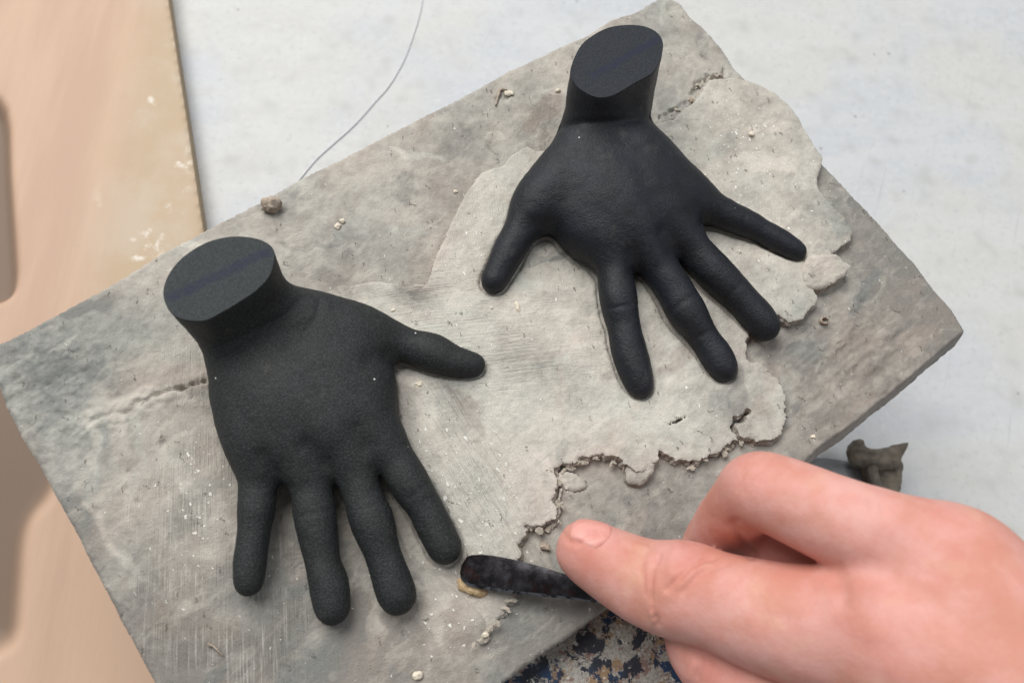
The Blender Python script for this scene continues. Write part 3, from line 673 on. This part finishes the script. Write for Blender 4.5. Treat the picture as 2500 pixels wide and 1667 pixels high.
# ---------------------------------------------------------------- the working hand
def skin_material():
    t = NT('skin')
    a = t.noise(0.007, 5, 0.6); b = t.noise(0.02, 4, 0.6); f = t.noise(0.12, 4, 0.65)
    c = t.mix(t.ramp(a, 0.36, 0.64), srgb(200, 140, 122), srgb(216, 164, 155))
    c = t.mix(t.ramp(b, 0.42, 0.75, 0, 0.5), c, srgb(204, 136, 124))
    c = t.mix(t.ramp(t.noise(0.016, 3, 0.5, t.map(0, (1, 1, 1), (400, 90, 0))), 0.55, 0.75, 0, 0.4), c, srgb(216, 172, 148))
    w = t.noise(1.0, 3, 0.6, t.map(math.radians(60), (26, 7, 20)))
    kn = t.attr('tone')[0]; c = t.mix(t.math('MULTIPLY', kn, 0.45), c, srgb(196, 116, 106))
    n = t.bump(f, 2.0, 0.35); n = t.bump(w, 1.4, 0.25, n); n = t.bump(b, 5, 0.25, n)
    vd, _ = t.voro(0.07, t.map(0.5, (1, 1.6, 1)), 'DISTANCE_TO_EDGE'); n = t.bump(t.ramp(vd, 0, 0.12), 0.7, 0.15, n)
    m_ = t.done(c, t.ramp(f, 0.3, 0.7, 0.50, 0.68, False), n, 0.3)
    t.b.inputs['Subsurface Weight'].default_value = 0.12; t.b.inputs['Subsurface Radius'].default_value = (0.0016, 0.0008, 0.0005); t.b.inputs['Subsurface Scale'].default_value = 1.0
    return m_
M_skin = skin_material()
IDX = [(1426, 1343, 118, 70), (1470, 1366, 124, 79), (1520, 1392, 134, 86), (1580, 1420, 155, 97), (1645, 1437, 185, 110), (1690, 1447, 205, 114), (1745, 1462, 230, 113), (1850, 1497, 285, 128), (1990, 1530, 345, 142), (2130, 1545, 400, 165)]
def working_hand():
    lo, hi = [], []
    groups = dict(
        idx=IDX,
        mid=[(2330, 1385, 470, 150), (2210, 1335, 450, 124), (2090, 1290, 430, 108), (1970, 1240, 398, 97), (1880, 1203, 366, 90), (1846, 1200, 335, 85), (1812, 1236, 265, 80), (1778, 1272, 185, 73), (1748, 1310, 115, 65), (1724, 1340, 74, 57)],
        ring=[(2280, 1440, 370, 130), (2120, 1395, 310, 98), (1985, 1350, 250, 82), (1905, 1340, 205, 76), (1875, 1370, 150, 68), (1850, 1420, 100, 60)],
        pinky=[(2300, 1520, 340, 125), (2130, 1470, 280, 90), (2010, 1450, 230, 74), (1965, 1470, 190, 68), (1950, 1500, 150, 58)],
        thumb=[(2350, 1840, 380, 190), (2130, 1800, 300, 150), (1960, 1745, 240, 122), (1850, 1690, 200, 108), (1775, 1638, 165, 96), (1720, 1585, 140, 84), (1690, 1545, 125, 66)])
    palm = [[(2130, 1545, 400, 165), (2330, 1620, 450, 190), (2600, 1800, 480, 245), (2850, 1900, 500, 300), (3300, 2150, 520, 330)],
            [(2315, 1395, 455, 142), (2405, 1535, 470, 160), (2630, 1810, 490, 220)],
            [(2330, 1480, 350, 140), (2450, 1620, 380, 200), (2640, 1790, 420, 240)],
            [(2350, 1840, 380, 190), (2600, 1900, 430, 250)]]
    pts = [(at(p[0], p[1], p[2]), p[3]) for ch in list(groups.values())+palm for p in ch]
    lo = np.min([p-r*1.15-30 for p, r in pts], 0); hi = np.max([p+r*1.15+30 for p, r in pts], 0)
    hi[0] = min(hi[0], at(3100, 1700, 400)[0]); lo[1] = max(lo[1], at(2300, 2350, 300)[1])
    f = Field(lo, hi, 6.0)
    P = f.new()
    for ch in palm: f.chain(P, ch, 70, 3)
    T = P
    for k in ('pinky', 'ring'):
        g = f.new(); f.chain(g, groups[k], 8, 4); T = smin(T, g, 30)
    g = f.new(); f.chain(g, groups['mid'], 10, 5); T = smin(T, g, 26)
    g = f.new(); f.chain(g, groups['thumb'], 10, 4); T = smin(T, g, 36)
    g = f.new(); f.chain(g, groups['idx'], 10, 5); T = smin(T, g, 9)
    V, F = surface_nets(T, f.lo, f.h); V = relax(V, F, 3, 0.5)
    N = vnormals(V, F); px = to_px(V); face = ((CAM-V)*N).sum(1) > 0
    V = V+N*(fbm(V[:, 0], V[:, 1]+V[:, 2]*0.7, 110, 141, 3)*3.5)[:, None]
    WR = [([(1612, 1352), (1597, 1385), (1592, 1425), (1592, 1465)], 5, 5), ([(1592, 1330), (1602, 1360)], 8, 4), ([(1742, 1362), (1716, 1368), (1685, 1384), (1655, 1410), (1630, 1438)], 6, 6),
          ([(1775, 1378), (1740, 1388), (1700, 1412), (1665, 1446)], 6, 3.0), ([(1700, 1372), (1672, 1396)], 12, -4), ([(1722, 1380), (1690, 1400), (1655, 1432)], 6, -3.0), ([(1600, 1505), (1608, 1525)], 6, 4), ([(1590, 1495), (1597, 1515)], 6, -4),
          ([(1575, 1350), (1570, 1400), (1578, 1450)], 7, 2.0), ([(1655, 1335), (1640, 1375), (1638, 1400)], 16, -4), ([(1548, 1340), (1500, 1332), (1465, 1330)], 8, 2.5), ([(1375, 1300), (1392, 1325), (1412, 1325), (1450, 1308), (1475, 1300)], 6, 3.5),
          ([(1790, 1276), (1806, 1310), (1833, 1353)], 10, 7), ([(1870, 1140), (1840, 1160), (1815, 1200)], 7, 2.5), ([(1900, 1150), (1855, 1178)], 6, 2.0), ([(1820, 1150), (1800, 1190)], 6, 2),
          ([(2130, 1250), (2125, 1220)], 8, 2), ([(2160, 1255), (2150, 1225)], 8, 2), ([(2060, 1470), (2045, 1400)], 22, 5), ([(2130, 1530), (2150, 1460)], 40, -4),
          ([(1710, 1610), (1700, 1667)], 9, 3), ([(1690, 1625), (1682, 1650)], 14, -4), ([(1590, 1545), (1660, 1580), (1735, 1618)], 8, 4)]
    for pl, w, dpt in WR:
        d = d_line(px[:, 0]+fbm(px[:, 0], px[:, 1], 30, 161, 2)*6, px[:, 1], np.array(pl, float)); V = V-N*(1.05*dpt*np.exp(-(d/w)**2)*face)[:, None]
    b = at(1900, 1480, 0); B = np.array([b[0], b[1], 0.0])
    kn = np.zeros(len(V))
    for qx, qy, qz, r_, v_ in ((1850, 1185, 360, 80, 0.9), (1800, 1290, 200, 60, 0.5), (1690, 1390, 260, 75, 0.8), (1420, 1350, 150, 70, 0.9), (1500, 1340, 190, 50, 0.6), (2120, 1500, 520, 110, 0.55), (2300, 1330, 540, 110, 0.5), (1600, 1500, 160, 60, 0.5), (1950, 1400, 300, 90, 0.8), (1750, 1640, 200, 110, 0.7), (2000, 1640, 330, 120, 0.4)):
        kn = np.maximum(kn, v_*np.exp(-(((V-at(qx, qy, qz))/r_)**2).sum(1)))
    o = mesh_obj('person', V, F, M_skin, B, attrs={'tone': np.stack([kn]*3, 1)})
    tag(o, 'bare right hand at lower right, index finger pressing a dark metal tool', 'person')
    # fingernail of the index finger
    a0 = at(1426, 1343, 118); a1 = at(1520, 1392, 134); ax = (a1-a0)/np.linalg.norm(a1-a0)
    up = R @ np.array([-0.05, 0.90, 0.42]); up -= ax*(up@ax); up /= np.linalg.norm(up); sd = np.cross(ax, up)
    r = 70*depth(a0)/DIST
    from mathutils.bvhtree import BVHTree
    bvh = BVHTree.FromPolygons(V.tolist(), F.tolist())
    NV, NF = [], []
    nu, nv = 18, 16
    for i in range(nu+1):
        u = i/nu
        for j in range(nv+1):
            v = j/nv*2-1
            L0 = -46+16*abs(v)**2.2; L1 = 40-18*abs(v)**2
            L = L0+(L1-L0)*u
            dr = up*math.cos(v*0.66)+sd*math.sin(v*0.66)
            o0 = a0+ax*max(L, -20)*1.0; dd = dr if L > -20 else dr+ax*(L+20)/62.0
            dd = dd/np.linalg.norm(dd)
            hit = bvh.ray_cast(Vector(o0+dd*200), Vector(-dd))[0]
            q = np.array(hit) if hit is not None else o0+dd*r
            edge = max(abs(v), u*2-1)
            off = 3.0-4.4*max(0, (edge-0.80)/0.20)**2
            NV.append(q+dd*off)
    for i in range(nu):
        for j in range(nv):
            k = i*(nv+1)+j; NF.append([k, k+1, k+nv+2, k+nv+1])
    NF = [q[::-1] for q in NF]
    t = NT('fingernail'); q = t.noise(0.03, 3)
    mn = t.done(t.mix(t.ramp(q, 0.35, 0.65), srgb(212, 146, 136), srgb(222, 162, 152)), 0.42, None, 0.35)
    t.b.inputs['Subsurface Weight'].default_value = 0.2; t.b.inputs['Subsurface Radius'].default_value = (0.002, 0.001, 0.0007); t.b.inputs['Subsurface Scale'].default_value = 1.0
    mesh_obj('fingernail', NV, NF, mn, B, o)
    return o
working_hand()

# ---------------------------------------------------------------- modelling tool
def tool():
    t = NT('dark_steel')
    a = t.noise(0.03, 5, 0.65); r = t.noise(0.018, 4, 0.6, t.map(0, (1, 1, 1), (77, 30, 0))); g = t.noise(0.2, 3)
    c = t.mix(t.ramp(a, 0.35, 0.7), srgb(44, 42, 44), srgb(80, 78, 82))
    c = t.mix(t.ramp(r, 0.54, 0.68, 0, 0.6), c, srgb(70, 36, 33))
    c = t.mix(t.ramp(t.noise(0.07, 4, 0.7), 0.64, 0.74, 0, 0.6), c, srgb(170, 150, 120))
    mt = t.done(c, t.ramp(a, 0.3, 0.7, 0.24, 0.42, False), t.bump(g, 0.6, 0.4), 0.4, Metallic=0.85)
    E0 = [(1137, 1362), (1127, 1378), (1123, 1396), (1126, 1412), (1140, 1427), (1165, 1434), (1207, 1441), (1260, 1448), (1330, 1455), (1400, 1462), (1480, 1474), (1560, 1494)]
    E1 = [(1140, 1359), (1152, 1356), (1175, 1355), (1200, 1357), (1228, 1362), (1258, 1368), (1290, 1376), (1330, 1387), (1370, 1400), (1410, 1414), (1490, 1446), (1565, 1474)]
    V, F = [], []
    n = len(E0); m_ = 8
    zs = [24, 26, 28, 31, 34, 38, 44, 52, 62, 74, 92, 112]
    for side in (0, 1):
        for i in range(n):
            for j in range(m_+1):
                v = j/m_
                p = at(E0[i][0]+(E1[i][0]-E0[i][0])*v, E0[i][1]+(E1[i][1]-E0[i][1])*v, zs[i])
                dome = math.sin(v*math.pi)**0.7*3*min(1, i/2)
                V.append(p+np.array([0, 0, 24*(v-0.15)+(dome-2 if side == 0 else dome-5)]))
    W = m_+1
    for i in range(n-1):
        for j in range(m_):
            k = i*W+j; F.append([k, k+1, k+W+1, k+W]); k2 = k+n*W; F.append([k2, k2+W, k2+W+1, k2+1])
    loop = [j for j in range(W)]+[i*W+m_ for i in range(1, n)]+[(n-1)*W+j for j in range(m_-1, -1, -1)]+[i*W for i in range(n-2, 0, -1)]
    for a_, b_ in zip(loop, loop[1:]+loop[:1]): F.append([a_, a_+n*W, b_+n*W, b_])
    b = at(1200, 1400, 20); B = np.array(b)
    root = empty('modelling_tool', B); tag(root, 'dark stained steel spatula tool touching the left black hand\'s index fingertip', 'sculpting tool')
    o = mesh_obj('blade', V, F, mt, B, root, sharp=50)
    bm = bmesh.new(); bm.from_mesh(o.data); bmesh.ops.recalc_face_normals(bm, faces=bm.faces); bm.to_mesh(o.data); bm.free()
    tg = NT('bright_steel'); mg = tg.done(tg.mix(tg.ramp(tg.noise(0.06, 4, 0.65), 0.4, 0.6), srgb(112, 114, 120), srgb(44, 44, 47)), 0.3, None, 0.5, Metallic=0.8)
    EV, EF = [], []
    for i in range(3, n):
        w_ = 0.04+0.06*min(1, (i-3)/3)
        for v in (-0.01, w_):
            p = at(E0[i][0]+(E1[i][0]-E0[i][0])*v, E0[i][1]+(E1[i][1]-E0[i][1])*v, zs[i]); EV.append(p+np.array([0, 0, math.sin(max(v, 0)*math.pi)**0.7*3+24*(v-0.15)-1.2]))
    for i in range(n-4): EF.append([2*i, 2*i+2, 2*i+3, 2*i+1])
    mesh_obj('ground_edge', EV, EF, mg, B, root)
    tw = NT('tool_handle_wood'); mw = tw.done(tw.mix(tw.noise(1.0, 4, 0.6, tw.map(0.4, (200, 8, 8))), srgb(120, 84, 52), srgb(160, 118, 78)), 0.5)
    def rod(name, pts, mat, seg=12):
        Q = catmull([[*at(p[0], p[1], p[2]), p[3]] for p in pts], 4); V, F = [], []
        for i, q in enumerate(Q):
            d = Q[min(i+1, len(Q)-1), :3]-Q[max(i-1, 0), :3]; d /= np.linalg.norm(d)
            s = np.cross(d, [0, 0, 1]); s /= np.linalg.norm(s); u = np.cross(s, d)
            for k in range(seg):
                a = 2*math.pi*k/seg; V.append(q[:3]+q[3]*(s*math.cos(a)+u*math.sin(a)))
        for i in range(len(Q)-1):
            for k in range(seg): F.append([i*seg+k, i*seg+(k+1) % seg, (i+1)*seg+(k+1) % seg, (i+1)*seg+k])
        F.append(list(range(seg))[::-1]); F.append([(len(Q)-1)*seg+k for k in range(seg)])
        mesh_obj(name, V, F, mat, B, root)
    rod('shank', [(1545, 1480, 106, 11), (1620, 1505, 124, 12), (1700, 1535, 145, 13)], mt)
    rod('handle', [(1695, 1533, 143, 16), (1760, 1552, 165, 22), (1900, 1590, 205, 26), (2040, 1620, 240, 20)], mw)
tool()
# tan crumb of clay scraped up under the blade
tt = NT('tan_clay'); M_tan = tt.done(tt.mix(tt.ramp(tt.noise(0.08, 4), 0.35, 0.65), srgb(204, 180, 142), srgb(178, 150, 114)), 0.75, tt.bump(tt.noise(0.12, 4), 5, 0.8), 0.3)
o = lump('clay_pellet', at(1150, 1430, 3), (36, 21, 19), M_tan, rough=0.3, seed=501, rot=-0.35, hi=True, smooth=True)
tag(o, 'tan pellet of clay squeezed out under the tip of the metal tool', 'clay pellet')

# loose clay crumbs lying on the slab
tb = NT('brown_clay'); M_brown = tb.done(tb.mix(tb.ramp(tb.noise(0.06, 5, 0.65), 0.35, 0.65), srgb(186, 172, 156), srgb(152, 138, 124)), 0.85, tb.bump(tb.noise(0.09, 5, 0.65), 6, 0.9), 0.25)
o = lump('clay_lump', at(660, 502, 14), (25, 21, 19), M_brown, rough=0.5, seed=511, rot=0.3, hi=True, smooth=True)
tag(o, 'small brown clay lump at the slab\'s upper rim behind the left black hand', 'clay lump')
o = lump('clay_crumb', at(1333, 1333, 7), (12, 8, 7), M_brown, rough=0.9, seed=512, rot=-0.3)
tag(o, 'tiny loose clay crumb just left of the pressing fingertip', 'clay crumb')
def curl(px, py, r, th, turns, z, label, name='clay_curl', rot=0.0):
    c = at(px, py, z); V, F = [], []; n = 26; w = 9
    for i in range(n+1):
        a = rot+turns*2*math.pi*i/n; rr = r*(1-0.35*i/n)+random.uniform(-0.6, 0.6)
        for (dr, dz) in ((-th, -2), (th, -2), (th*0.8, w+random.uniform(-2, 2)), (-th*0.8, w+random.uniform(-2, 2))):
            V.append(c+np.array([(rr+dr)*math.cos(a), (rr+dr)*math.sin(a)*0.75, dz]))
    for i in range(n):
        for k in range(4): F.append([i*4+k, i*4+(k+1) % 4, i*4+4+(k+1) % 4, i*4+4+k])
    F.append([0, 1, 2, 3]); F.append([n*4+3, n*4+2, n*4+1, n*4])
    tag(mesh_obj(name, V, F, M_brown, c, smooth=False), label, 'clay curl')
curl(2011, 785, 13, 2.5, 0.85, 4, 'small ring-shaped clay curl right of the black hand\'s ring finger', rot=0.5)
def root_bit(px_pts, z, r, label):
    Q = catmull([[*at(x, y, z), q] for (x, y), q in zip(px_pts, r)], 4); V, F = [], []; seg = 7
    for i, q in enumerate(Q):
        d = Q[min(i+1, len(Q)-1), :3]-Q[max(i-1, 0), :3]; d /= np.linalg.norm(d); s = np.cross(d, [0, 0, 1]); s /= np.linalg.norm(s); u = np.cross(s, d)
        for k in range(seg):
            a = 2*math.pi*k/seg; V.append(q[:3]+q[3]*random.uniform(0.8, 1.2)*(s*math.cos(a)+u*math.sin(a)))
    for i in range(len(Q)-1):
        for k in range(seg): F.append([i*seg+k, i*seg+(k+1) % seg, (i+1)*seg+(k+1) % seg, (i+1)*seg+k])
    F.append(list(range(seg))[::-1]); F.append([(len(Q)-1)*seg+k for k in range(seg)])
    tag(mesh_obj('twig', V, F, M_brown, np.array(V).mean(0), smooth=True), label, 'twig')
root_bit([(1210, 258), (1216, 235), (1222, 220), (1238, 220)], 2, [3, 4, 4, 2.5], 'short bent brown bit beside a white chip near the slab\'s upper edge')
root_bit([(1680, 246), (1687, 240), (1688, 252)], 4, [3, 5, 4], 'dark brown bit stuck in the clay right of the upper wrist')
root_bit([(507, 1571), (520, 1576), (530, 1585), (545, 1600)], 8, [4, 2.2, 2, 1.5], 'thin pale curved shaving in the dark wet clay at lower left')

# ---------------------------------------------------------------- paint-spattered stand under the slab
def stand():
    t = NT('spattered_paint')
    a = t.noise(0.018, 8, 0.72, dist=0.3); b = t.noise(0.022, 8, 0.7, t.map(0.7, (1, 1, 1), (300, 40, 0))); cc = t.noise(0.03, 7, 0.7, t.map(0.2, (1, 1, 1), (90, 500, 0)))
    f = t.noise(0.15, 4, 0.65)
    c = t.mix(t.ramp(f, 0.35, 0.7), srgb(140, 137, 130), srgb(186, 182, 174))
    c = t.mix(t.ramp(b, 0.52, 0.58), c, srgb(150, 124, 96))
    c = t.mix(t.ramp(cc, 0.54, 0.58), c, srgb(134, 110, 102))
    c = t.mix(t.ramp(a, 0.50, 0.52), c, t.mix(t.ramp(t.noise(0.012, 2), 0.50, 0.62), srgb(40, 44, 54), srgb(30, 58, 92)))
    c = t.mix(t.ramp(t.noise(0.05, 6, 0.7), 0.60, 0.64, 0, 0.9), c, srgb(206, 204, 196))
    v, k = t.voro(0.03, feature='DISTANCE_TO_EDGE')
    c = t.mix(t.ramp(f, 0.60, 0.72, 0, 0.8), c, srgb(60, 56, 54))
    n = t.bump(a, 6, 0.9); n = t.bump(f, 3, 0.7, n)
    mt = t.done(c, 0.5, n, 0.4)
    tw = NT('stand_wood'); mw = tw.done(tw.mix(tw.noise(1.0, 5, 0.6, tw.map(0, (12, 12, 300))), srgb(150, 120, 88), srgb(188, 156, 118)), 0.7)
    z1 = -82.0
    P = np.array([at(1985, 1265, z1), at(1702, 1662, z1), at(1500, 1945, z1), at(700, 1650, z1), at(1150, 1000, z1)])
    c = P.mean(0); B = np.array([c[0], c[1], ZT])
    root = empty('stand', B); tag(root, 'paint-spattered work stand peeking out below the clay slab\'s lower edge', 'stand')
    n = len(P)
    def prism(name, Q, za, zb, mat, bev):
        bm = bmesh.new(); lo = [bm.verts.new(tuple((np.array([p[0], p[1], za])-B)*U)) for p in Q]; hi = [bm.verts.new(tuple((np.array([p[0], p[1], zb])-B)*U)) for p in Q]
        bm.faces.new(lo[::-1]); bm.faces.new(hi)
        for i in range(len(Q)): bm.faces.new([lo[i], lo[(i+1) % len(Q)], hi[(i+1) % len(Q)], hi[i]])
        bmesh.ops.recalc_face_normals(bm, faces=bm.faces)
        bmesh.ops.bevel(bm, geom=bm.edges[:], offset=bev*U, segments=2, affect='EDGES')
        me = bpy.data.meshes.new(name); bm.to_mesh(me); bm.free(); me.materials.append(mat)
        o = bpy.data.objects.new(name, me); col.objects.link(o); o.parent = root
    prism('top_board', P, z1-60, z1, mt, 5)
    Q = c+(P-c)*0.72
    prism('pedestal', Q, ZT, z1-62, mw, 8)
stand()

# ---------------------------------------------------------------- wooden board on the table
def board():
    t = NT('pale_plywood')
    g = t.noise(1.0, 5, 0.6, t.map(math.radians(88), (1400, 160, 300))); f = t.noise(1.0, 4, 0.6, t.map(math.radians(92), (260, 7, 60), (5, 9, 0))); b = t.noise(0.004, 4, 0.6)
    c = t.mix(t.ramp(g, 0.36, 0.64), srgb(198, 168, 145), srgb(188, 158, 137))
    x = t.sepxyz()[0]
    c = t.mix(t.math('MULTIPLY', t.ramp(x, -120, 160, 0, 0.8), t.ramp(t.sepxyz()[1], -260, 60)), c, t.mix(t.ramp(b, 0.4, 0.65), srgb(184, 165, 137), srgb(192, 178, 158)))
    c = t.mix(t.ramp(f, 0.55, 0.75, 0, 0.10), c, srgb(186, 150, 122))
    w = t.noise(0.007, 5, 0.7, t.map(0.3, (1, 1, 1), (222, 5, 0)))
    c = t.mix(t.math('MULTIPLY', t.math('MULTIPLY', t.ramp(w, 0.60, 0.72), t.ramp(x, -60, 160, 0, 0.8)), t.ramp(t.sepxyz()[1], -260, 60)), c, srgb(238, 234, 226))
    c = t.mix(t.math('MULTIPLY', t.attr('tone')[0], 1.0), c, srgb(122, 104, 90))  # shade of the hollows painted in as darker brown
    mt = t.done(c, 0.6, t.bump(f, 2, 0.3), 0.3)
    te = NT('plywood_edge'); me_ = te.done(te.mix(te.noise(1.0, 4, 0.6, te.map(0, (300, 300, 14))), srgb(160, 140, 114), srgb(178, 160, 134)), 0.8)
    z1 = ZT+80
    right = [(372, -260), (410, 0), (453, 280), (495, 560), (560, 990), (668, 1700), (720, 2050), (-420, 2050), (-420, -260)]
    O = poly_at(right, z1)
    H1 = smooth_closed(poly_at([(-150, 240), (-60, 225), (4, 270), (14, 420), (26, 600), (28, 680), (8, 722), (-70, 740), (-150, 720)], z1), 3)
    H2 = smooth_closed(poly_at([(-150, 900), (0, 890), (120, 960), (150, 1060), (112, 1190), (60, 1260), (38, 1330), (28, 1460), (12, 1560), (-70, 1580), (-150, 1540)], z1), 3)
    def hollow(x, y): return np.clip(0.5-np.minimum(sd_poly(x, y, H1)*1.1, sd_poly(x, y, H2)*0.75)/70, 0, 1)  # hollows added to shape the board's soft dark patches
    def hf(x, y, s_):
        h = hollow(x, y); return z1-66*h*h*(3-2*h)-np.clip(1+s_/8, 0, 1)**2*5
    B = np.array([*at(200, 700, z1)[:2], ZT])
    root = empty('wooden_board', B); tag(root, 'pale plywood board with added hollows shaded in brown lying on the white table at left', 'wooden board')
    V, F, s_, w = sheet(O, 13.0, lambda x, y: sd_poly(x, y, O), hf, ZT, [(1.0, 0, 0)])
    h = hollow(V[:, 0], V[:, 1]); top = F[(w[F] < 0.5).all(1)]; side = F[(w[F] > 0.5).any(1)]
    mesh_obj('board_face', V, top, mt, B, root, attrs={'tone': np.stack([h*h*(3-2*h)]*3, 1)})  # tone carries the painted shade of the hollows
    mesh_obj('board_edge', V, side, me_, B, root, smooth=False)
board()

# ---------------------------------------------------------------- clay scrap and thread on the table
def scrap():
    t = NT('grey_scrap'); mt = t.done(t.mix(t.ramp(t.noise(0.02, 4), 0.35, 0.65), srgb(128, 120, 108), srgb(98, 92, 84)), 0.75, t.bump(t.noise(0.05, 4), 6, 0.7), 0.35)
    td = NT('grey_disc'); md = td.done(td.mix(td.ramp(td.noise(0.012, 3), 0.4, 0.6), srgb(132, 135, 138), srgb(112, 114, 117)), 0.6, None, 0.35)
    z = ZT
    B = np.array([*at(2110, 1180, z)[:2], z])
    root = empty('clay_scrap', B); tag(root, 'curled grey clay scrap on the white table behind the working hand', 'clay scrap')
    # flat disc
    ring = smooth_closed(poly_at([(1960, 1170), (1985, 1120), (2035, 1118), (2090, 1130), (2125, 1165), (2150, 1230), (2120, 1300), (2040, 1330), (1980, 1290)], z+40), 4)
    def sdf(x, y): return sd_poly(x, y, ring)
    V, F, s, w = sheet(ring, 9.0, sdf, lambda x, y, s: z+44+fbm(x, y, 90, 151, 2)*8-np.clip(1+s/20, 0, 1)**2*20, z, [(0.5, 4, 2), (1.0, 2, 2)])
    mesh_obj('flat_piece', V, F, md, B, root)
    def lobe(name, px, z0, z1, sl, rnd):
        P = smooth_closed(poly_at(px, z+z1), 4); c = P[:, :2].mean(0)
        V, F, s_, w = sheet(P, 6.0, lambda x, y: sd_poly(x, y, P), lambda x, y, q: z+z1+(x-c[0])*sl[0]+(y-c[1])*sl[1]+fbm(x, y, 45, 157, 3)*12-np.clip(1+q/rnd, 0, 1)**2*rnd*0.8, z+z0, [(0.4, 3, 5), (1.0, -8, 5)])
        mesh_obj(name, V, F, mt, B, root)
    lobe('stem', [(2118, 1126), (2160, 1120), (2198, 1126), (2203, 1170), (2188, 1245), (2140, 1250), (2128, 1190)], 0, 80, (0.25, 0.1), 26)
    lobe('ridge', [(2122, 1140), (2140, 1136), (2158, 1180), (2172, 1240), (2150, 1245)], 70, 105, (0, 0.1), 12)
    lobe('folded_flap', [(2086, 1092), (2094, 1072), (2110, 1074), (2126, 1092), (2165, 1092), (2196, 1084), (2210, 1086), (2206, 1110), (2200, 1136), (2160, 1141), (2126, 1132), (2098, 1122)], 60, 135, (0.15, 0.45), 16)
scrap()
def thread():
    P = [(1034, -20), (1026, 30), (1008, 90), (985, 150), (950, 210), (915, 250), (880, 290), (850, 320), (810, 355), (770, 392), (730, 440)]
    cu = bpy.data.curves.new('thread', 'CURVE'); cu.dimensions = '3D'; cu.bevel_depth = 2.2*U; cu.bevel_resolution = 2
    sp = cu.splines.new('POLY'); Q = catmull([at(x, y, ZT+3.2) for x, y in P], 4); c = Q.mean(0); sp.points.add(len(Q)-1)
    for i, q in enumerate(Q): sp.points[i].co = (*((q-c)*U), 1)
    me_t = NT('grey_thread'); mt = me_t.done(srgb(208, 208, 214), 0.7); cu.materials.append(mt)
    tmp = bpy.data.objects.new('tmp', cu); col.objects.link(tmp)
    dg = bpy.context.evaluated_depsgraph_get(); me = bpy.data.meshes.new_from_object(tmp.evaluated_get(dg)); bpy.data.objects.remove(tmp)
    o = bpy.data.objects.new('thread', me); col.objects.link(o); o.location = tuple(c*U)
    tag(o, 'thin grey thread curving across the white table at top', 'thread')
thread()
